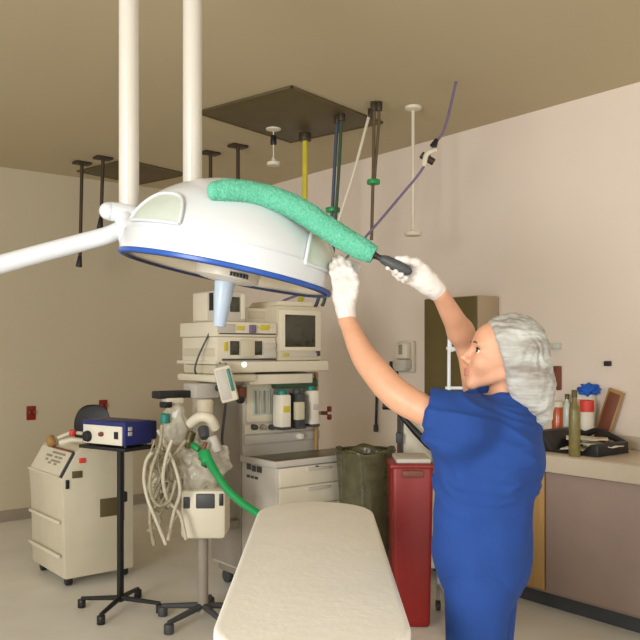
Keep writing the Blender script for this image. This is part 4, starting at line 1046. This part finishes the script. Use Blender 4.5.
# wall bits above the counter
def wbit(px0, py0, px1, py1, dep, name, label, cat, m, m2=None):
    x0, x1, z0, z1 = RW.rect(px0, py0, px1, py1, 0.0); c = V3(RW, (x0 + x1) / 2, 0, (z0 + z1) / 2)
    t = thing(name, label, cat, c, RW.rot); w_, h_ = (x1 - x0) / 2, (z1 - z0) / 2
    MB().box(-w_, w_, -dep, -0.001, -h_, h_, 0.004).build('case', m, t)
    MB().box(-w_ * 0.7, w_ * 0.7, -dep - 0.006, -dep + 0.002, -h_ * 0.85, h_ * 0.85, 0.002).build('face', m2 or m, t)
wbit(555.5, 366, 562, 390, 0.03, 'wall_tube', 'reddish brown upright strip on the wall above the orange bottle', 'wall fitting', M_BROWN, M_BROWN)
wbit(540, 343.5, 562, 349, 0.05, 'wall_rail', 'short pale rail on the wall right of the hair cap', 'rail', M_WINDOW, M_LGREY)
wbit(606, 361, 612, 366, 0.03, 'wall_hook', 'small black hook on the right wall at the picture edge', 'hook', M_BLACK, M_BLACK)

# ================================================================== OPERATING TABLE in the foreground
td = 3.69; TZ = 0.85
t = thing('operating_table', 'operating table end covered with a white sheet in the foreground', 'operating table', (-0.02, 2.75, 0))
def stadium(w_, y0, y1, r, n=20):
    pts = []
    for cx_, cy_, a0 in ((w_ - r, y1 - r, 0), (-w_ + r, y1 - r, 90), (-w_ + r, y0 + r, 180), (w_ - r, y0 + r, 270)):
        for i in range(n + 1):
            a = math.radians(a0 + 90 * i / n); pts.append((cx_ + r * math.cos(a), cy_ + r * math.sin(a)))
    return pts
def slab2(mb, pts, z0, z1, bev):
    t_ = bmesh.new(); lo = [t_.verts.new((x, y, z0)) for x, y in pts]; hi = [t_.verts.new((x, y, z1)) for x, y in pts]; n = len(pts)
    t_.faces.new(lo[::-1]); ft = t_.faces.new(hi)
    for i in range(n): t_.faces.new((lo[i], lo[(i + 1) % n], hi[(i + 1) % n], hi[i]))
    bmesh.ops.recalc_face_normals(t_, faces=t_.faces)
    bmesh.ops.bevel(t_, geom=list(ft.edges), offset=bev, segments=4, profile=0.6, affect='EDGES')
    mb._merge(t_); return mb
slab2(MB(), stadium(0.252, -0.95, 0.94, 0.25), TZ - 0.09, TZ, 0.02).build('mattress', M_SHEET, t)
slab2(MB(), stadium(0.255, -0.96, 0.943, 0.253), TZ - 0.16, TZ - 0.085, 0.01).build('sheet_skirt', M_SHEET, t)
MB().box(-0.22, 0.22, -0.85, 0.80, TZ - 0.22, TZ - 0.161, 0.01).build('table_frame', M_STEEL, t)
MB().box(-0.13, 0.13, -0.22, 0.22, 0.12, TZ - 0.221, 0.02).build('column', M_STEEL, t)
MB().box(-0.24, 0.24, -0.5, 0.5, 0.0, 0.12, 0.03, 3).build('base', M_LGREY, t)

# ================================================================== THE PERSON
def A(v): return np.array([v[0], v[1], v[2]], float)
WO = Vector((0.50, 2.44, 0.0))
person = None
Fh = np.array([-math.cos(math.radians(13)), 0.0, math.sin(math.radians(13))]); Uh = np.array([math.sin(math.radians(13)), 0.0, math.cos(math.radians(13))]); Sh = np.array([0, -1.0, 0])
HC = A(P(499, 357, 2.42)); HR = np.stack([Fh, Uh, Sh], 1)
def H(f, u, s): return HC + Fh * f + Uh * u + Sh * s
def he(f, u, s, rf, ru, rs, k=0.02, op='u'): return ell(H(f, u, s), np.array([rf, ru, rs]), HR, k, op)
F2 = np.array([-0.92, 0.38, 0]); F2 /= np.linalg.norm(F2); R2 = np.array([-F2[1], F2[0], 0]) * -1.0; Z2 = np.array([0, 0, 1.0]); TR = np.stack([F2, R2, Z2], 1)
def te(c, rf, rr_, rz, k=0.04, op='u'): return ell(np.array(c), np.array([rf, rr_, rz]), TR, k, op)
Lsh, Lel, Lwr = A(P(453, 424, 2.29)), A(P(378, 375, 2.43)), A(P(346.5, 319, 2.55))
LA = [A(P(411, 403.5, 2.35)), A(P(392, 390, 2.38)), A(P(376, 372, 2.42)), A(P(362, 353, 2.47))]
def arm_chain(pts, rs, n=6):
    out_p, out_r = [], []
    for i in range(len(pts) - 1):
        p0, p1, p2, p3 = (pts[max(0, min(len(pts) - 1, j))] for j in (i - 1, i, i + 1, i + 2)); r0, r1, r2, r3 = (rs[max(0, min(len(rs) - 1, j))] for j in (i - 1, i, i + 1, i + 2))
        for k in range(n):
            u = k / n
            f = lambda a, b, c, d: 0.5 * (2 * b + (c - a) * u + (2 * a - 5 * b + 4 * c - d) * u * u + (3 * b - a - 3 * c + d) * u ** 3)
            out_p.append(f(p0, p1, p2, p3)); out_r.append(f(r0, r1, r2, r3))
    out_p.append(pts[-1]); out_r.append(rs[-1])
    return [rcone(out_p[i], out_p[i + 1], out_r[i], out_r[i + 1], 0.004) for i in range(len(out_p) - 1)]
Rsh, Rel, Rwr = A(P(481, 406, 2.62)), A(P(469, 347, 2.70)), A(P(440, 294, 2.56))
hipL = np.array([0.50, 2.44, 0.86]) - R2 * 0.085; hipR = np.array([0.50, 2.44, 0.86]) + R2 * 0.085
kneeL = hipL + np.array([-0.015, 0, -0.38]); kneeR = hipR + np.array([-0.015, 0, -0.38])
ankL = np.array([kneeL[0] + 0.03, kneeL[1], 0.09]); ankR = np.array([kneeR[0] + 0.03, kneeR[1], 0.09])
NB = np.array([0.565, 2.45, 1.375])
body = [
    he(-0.018, 0.022, 0, 0.090, 0.088, 0.072, 0.01),
    he(0.030, -0.02, 0, 0.054, 0.074, 0.054, 0.03),
    he(0.036, 0.045, 0, 0.048, 0.05, 0.058, 0.03),
    rcone(H(-0.012, -0.052, 0.043), H(0.058, -0.096, 0.012), 0.015, 0.013, 0.02), rcone(H(-0.012, -0.052, -0.043), H(0.058, -0.096, -0.012), 0.015, 0.013, 0.02),
    rcone(H(0.066, -0.098, -0.008), H(0.066, -0.098, 0.008), 0.0155, 0.0155, 0.018),
    he(0.066, -0.064, 0, 0.022, 0.024, 0.028, 0.018),
    he(0.0875, -0.0600, 0, 0.008, 0.006, 0.018, 0.004), he(0.0855, -0.0730, 0, 0.008, 0.0068, 0.016, 0.004),
    rcone(H(0.080, 0.012, 0), H(0.106, -0.026, 0), 0.0075, 0.0095, 0.012),
    rcone(H(0.092, -0.034, -0.010), H(0.092, -0.034, 0.010), 0.0085, 0.0085, 0.01),
    he(0.068, 0.024, 0.026, 0.014, 0.010, 0.026, 0.02), he(0.068, 0.024, -0.026, 0.014, 0.010, 0.026, 0.02),
    he(0.083, 0.002, 0.033, 0.014, 0.012, 0.017, 0.012, 'sub'), he(0.083, 0.002, -0.033, 0.014, 0.012, 0.017, 0.012, 'sub'),
    he(0.056, -0.03, 0.034, 0.022, 0.024, 0.02, 0.025), he(0.056, -0.03, -0.034, 0.022, 0.024, 0.02, 0.025),
    he(-0.036, -0.012, 0.068, 0.018, 0.030, 0.010, 0.008), he(-0.036, -0.012, -0.068, 0.018, 0.030, 0.010, 0.008),
    rcone(H(-0.030, -0.05, 0), NB + [0.01, 0, 0], 0.045, 0.054, 0.012),
    te((0.575, 2.45, 1.25), 0.10, 0.145, 0.16, 0.05), te((0.54, 2.45, 1.08), 0.09, 0.125, 0.17, 0.06), te((0.515, 2.44, 0.92), 0.105, 0.155, 0.13, 0.06),
    rcone(NB + [0, 0, -0.05], Lsh, 0.052, 0.042, 0.05), rcone(NB + [0, 0, -0.04], Rsh, 0.06, 0.058, 0.05),
    *arm_chain([Lsh] + LA + [Lwr], [0.042, 0.0455, 0.0455, 0.0430, 0.0375, 0.0255]),
    rcone(Lwr, A(P(344, 296, 2.565)), 0.024, 0.024, 0.015),
    rcone(Rsh, Rel, 0.050, 0.041, 0.03), rcone(Rel, Rel + (Rwr - Rel) * 0.3, 0.041, 0.042, 0.02), rcone(Rel + (Rwr - Rel) * 0.3, Rwr, 0.042, 0.027, 0.02),
    rcone(Rwr, A(P(433, 287, 2.555)), 0.023, 0.020, 0.015),
    rcone(hipL, kneeL, 0.085, 0.055, 0.04), rcone(kneeL, ankL, 0.052, 0.036, 0.02), rcone(hipR, kneeR, 0.085, 0.055, 0.04), rcone(kneeR, ankR, 0.052, 0.036, 0.02),
    rcone(ankL, ankL + F2 * 0.12 + [0, 0, -0.045], 0.036, 0.026, 0.02), rcone(ankR, ankR + F2 * 0.12 + [0, 0, -0.045], 0.036, 0.026, 0.02),
]
pobj = sdf_obj('person', body, 0.0042, M_SKIN, None, smooth=1)
pobj['label'] = 'person in blue scrubs, white gloves and bouffant cap dusting the surgical light'; pobj['category'] = 'person'
center_origin(pobj, WO); pobj.matrix_basis = Matrix.Translation(WO)
pobj.data.materials.append(M_LIP)
for p_ in pobj.data.polygons:
    q = HR.T @ (np.array(p_.center) + np.array(WO) - HC)
    if q[0] < 0.11 and abs(q[2]) < 0.021 and -0.0795 < q[1] < -0.0555 and q[0] > 0.0805: p_.material_index = 1
# eyes, brows, lashes
from mathutils.bvhtree import BVHTree
BV = BVHTree.FromPolygons([v.co.copy() for v in pobj.data.vertices], [tuple(p_.vertices) for p_ in pobj.data.polygons])
def on_face(u, s, off=0.001):
    hit = BV.ray_cast(Vector(H(0.2, u, s)) - WO, Vector(-Fh))
    return (hit[0] + WO + Vector(Fh) * off) if hit[0] is not None else Vector(H(0.08, u, s))
for s_ in (1, -1):
    e = MB().ball(H(0.0655, 0.001, s_ * 0.031), 0.0125, u=20, v=14).build('eye', M_EYEW, pobj, world=True)
    MB().ball(H(0.0735, 0.002, s_ * 0.0335), (0.0062, 0.0068, 0.0066), Matrix(HR.tolist()), u=14, v=10).build('iris', M_IRIS, e, world=True)
    MB().tube([on_face(0.026, s_ * 0.022), on_face(0.027, s_ * 0.032), on_face(0.0235, s_ * 0.043)], [0.0022, 0.0028, 0.0014], seg=8).build('eyebrow', M_BROW, pobj, world=True)
    MB().tube([H(0.0755, 0.0065, s_ * 0.0215), H(0.0775, 0.0105, s_ * 0.031), H(0.068, 0.0065, s_ * 0.0435)], [0.0020, 0.0028, 0.0020], seg=8).build('eyelashes', M_IRIS, pobj, world=True)
# bouffant cap
cap = [he(-0.032, 0.036, 0, 0.108, 0.104, 0.098, 0.02), ell(A(P(524, 382, 2.42)), np.array([0.085, 0.085, 0.1]), None, 0.05), rcone(A(P(528, 392, 2.42)), A(P(538, 413, 2.42)), 0.065, 0.042, 0.05)]
ca, cb_ = A(P(486, 318, 2.42)), A(P(508.5, 402, 2.42)); cd_ = (cb_ - ca) / np.linalg.norm(cb_ - ca); cn = np.array([-abs(cd_[2]), 0, -abs(cd_[0])])
cap.append(half(ca, cn, (0.3, 2.2, 1.2), (0.8, 2.7, 1.75), 0.012))
def wr(co, n):
    q = HR.T @ (np.array(co) - HC); v = Vector((q[0] * 9, q[1] * 30, q[2] * 12))
    r = noise.noise(v + Vector((0, noise.noise(Vector((q[0] * 14, q[1] * 10, q[2] * 14))) * 2.2, 0)))
    return 0.0105 * (abs(r) * -1.0 + 0.35) + 0.003 * noise.noise(Vector((q[0] * 60, q[1] * 90, q[2] * 60)))
capo = sdf_obj('bouffant_cap', cap, 0.0042, M_CAP, pobj, smooth=1, disp=wr)
# scrub top
scr = [te((0.572, 2.45, 1.285), 0.108, 0.160, 0.15, 0.05), te((0.52, 2.43, 1.20), 0.146, 0.165, 0.13, 0.07),
       rcone(Lsh + [0.07, 0.05, 0.0], Rsh + [0.05, -0.03, -0.045], 0.075, 0.07, 0.05),
       rcone(Lsh + [0.03, 0.01, -0.01], LA[0], 0.086, 0.067, 0.04),
       rcone((0.385, 2.33, 1.29), (0.415, 2.38, 1.20), 0.062, 0.075, 0.05),
       rcone(Rsh, Rsh + (Rel - Rsh) * 0.55, 0.074, 0.070, 0.04),
       half((0.309, 2.30, 1.36), (-1, 0.12, 0.12), (0.12, 2.1, 1.2), (0.36, 2.6, 1.5), 0.006),
       te((0.507, 2.44, 1.08), 0.140, 0.160, 0.24, 0.04), te((0.495, 2.44, 0.92), 0.148, 0.172, 0.17, 0.05), rcone((0.415, 2.37, 1.15), (0.425, 2.38, 0.98), 0.075, 0.085, 0.03),
       half((0.5, 2.44, 0.80), (0, 0, -1), (0.2, 2.1, 0.6), (0.8, 2.8, 0.82), 0.006),
       half(tuple(Rsh + (Rel - Rsh) * 0.22), tuple(Rel - Rsh), tuple(Rsh + (Rel - Rsh) * 0.22 - 0.11), tuple(Rsh + (Rel - Rsh) * 0.22 + 0.13), 0.006),
       rcone(NB + [-0.02, 0, 0.01], NB + [-0.05, 0.0, 0.12], 0.060, 0.072, 0.015, 'sub')
       ]
def fold(co, n):
    v = Vector((co.x * 7 + co.z * 5, co.y * 7, co.z * 9 - co.x * 6))
    r = noise.noise(v) ; r2 = noise.noise(Vector((co.x * 18, co.y * 18, co.z * 6 + 3)))
    dgl = co.z * 0.92 + co.x * 0.38
    w3 = noise.noise(Vector((co.x * 3.5, co.y * 3.5, dgl * 22 + 1.3 * noise.noise(Vector((co.x * 6, co.y * 6, co.z * 6))))))
    rid = (1 - min(1, abs(w3) * 3.2)) ** 2
    up = min(1, max(0, (co.z - 1.02) / 0.1))
    return 0.010 * r + 0.003 * r2 + 0.009 * rid * up
sdf_obj('scrub_top', scr, 0.0046, M_SCRUB, pobj, smooth=3, disp=fold, post=2)
pan = [te((0.505, 2.44, 0.86), 0.118, 0.165, 0.12, 0.05), rcone(hipL, kneeL, 0.098, 0.076, 0.03), rcone(kneeL, ankL + [0, 0, 0.0], 0.076, 0.07, 0.03), rcone(hipR, kneeR, 0.098, 0.076, 0.03), rcone(kneeR, ankR, 0.076, 0.07, 0.03),
       half((0.5, 2.44, 0.075), (0, 0, -1), (0.2, 2.1, -0.1), (0.8, 2.8, 0.09), 0.005)]
sdf_obj('scrub_trousers', pan, 0.006, M_SCRUB, pobj, smooth=2)
for nm, an_ in (('left', ankL), ('right', ankR)):
    h0 = np.array([an_[0], an_[1], 0.045]) - F2 * 0.035; h1 = h0 + F2 * 0.19
    sh = [rcone(h0, h1, 0.044, 0.038, 0.02), rcone(h0 + [0, 0, 0.02], h0 + F2 * 0.04 + [0, 0, 0.045], 0.042, 0.04, 0.02), half((0, 0, 0.004), (0, 0, -1), (0.1, 2.0, -0.1), (0.9, 2.9, 0.012), 0.004)]
    sdf_obj('shoe', sh, 0.005, M_SHOE, pobj, smooth=2)
# gloves: each a hand with palm, four fingers and a thumb
def chain(pts, radii, k=0.006):
    q = [A(P(*p_)) for p_ in pts]
    return [rcone(q[i], q[i + 1], radii[i], radii[i + 1], k) for i in range(len(q) - 1)]
def glove(pr, nm='glove'):
    def wrk(co, n): return 0.0016 * noise.noise(Vector((co.x * 55, co.y * 55, co.z * 120)))
    return sdf_obj(nm, pr, 0.0032, M_GLOVE, pobj, smooth=1, disp=wrk)
LG = [rcone(A(P(348, 323, 2.545)), A(P(345.5, 308, 2.555)), 0.029, 0.0275, 0.012), rcone(A(P(345.5, 310, 2.555)), A(P(344, 298, 2.56)), 0.0275, 0.0285, 0.02),
      rcone(A(P(339, 297, 2.56)), A(P(337, 284, 2.565)), 0.020, 0.016, 0.02), rcone(A(P(346, 297, 2.555)), A(P(345, 282, 2.56)), 0.021, 0.017, 0.02), rcone(A(P(351, 298, 2.555)), A(P(352, 284, 2.555)), 0.019, 0.016, 0.02),
      half(A(P(348.5, 323, 2.545)), A(P(352, 330, 2.54)) - A(P(347, 318, 2.55)), A(P(335, 340, 2.48)), A(P(362, 318, 2.62)), 0.003)]
LG += chain([(335.5, 284, 2.565), (332.5, 273, 2.575), (332, 266, 2.595), (331, 264, 2.615)], [0.0105, 0.0098, 0.009, 0.008])
LG += chain([(340.5, 282, 2.562), (338, 269, 2.57), (336, 261.5, 2.59), (334.5, 259, 2.615)], [0.0108, 0.01, 0.0095, 0.0085])
LG += chain([(346.5, 281.5, 2.558), (344.5, 267.5, 2.565), (342, 259.5, 2.585), (340, 257, 2.61)], [0.0108, 0.01, 0.0095, 0.0085])
LG += chain([(352, 283, 2.555), (351, 270.5, 2.56), (348.5, 263, 2.58), (346.5, 260.5, 2.605)], [0.0105, 0.0098, 0.0092, 0.0082])
LG += chain([(349, 305, 2.545), (354, 293, 2.54), (356, 283, 2.545), (355.5, 275, 2.56)], [0.015, 0.0125, 0.0108, 0.0092], 0.01)
glove(LG)
RG = [rcone(A(P(441, 295.5, 2.565)), A(P(434, 288, 2.555)), 0.0295, 0.0285, 0.012), rcone(A(P(434, 288, 2.552)), A(P(426, 280, 2.545)), 0.030, 0.029, 0.02),
      rcone(A(P(430, 279, 2.545)), A(P(415, 268, 2.535)), 0.022, 0.017, 0.02), rcone(A(P(427, 284, 2.545)), A(P(412, 275, 2.537)), 0.022, 0.017, 0.02), rcone(A(P(426, 288, 2.545)), A(P(413, 281, 2.54)), 0.018, 0.015, 0.02),
      half(A(P(440, 294, 2.565)), A(P(446, 302, 2.57)) - A(P(436, 290, 2.555)), A(P(425, 312, 2.47)), A(P(455, 284, 2.65)), 0.003)]
RG += chain([(426, 270, 2.53), (416, 262.5, 2.512), (406, 260, 2.502), (397, 258.5, 2.50)], [0.016, 0.0135, 0.0115, 0.0095], 0.01)       # thumb along the top
RG += chain([(414, 272, 2.535), (403, 266.5, 2.53), (393, 268.5, 2.515), (388, 268, 2.50)], [0.0112, 0.0105, 0.0095, 0.0085])
RG += chain([(412, 276, 2.537), (402, 272.5, 2.53), (395, 273.5, 2.510), (396, 271.5, 2.490)], [0.0112, 0.0105, 0.0098, 0.0088])
RG += chain([(412, 280, 2.538), (404, 278, 2.53), (399, 277.5, 2.512), (401.5, 274.8, 2.488)], [0.0108, 0.0102, 0.0095, 0.0086])
RG += chain([(413, 283, 2.54), (407, 281.5, 2.532), (404, 280.5, 2.516), (406.5, 278, 2.494)], [0.0102, 0.0095, 0.0088, 0.008])
glove(RG)
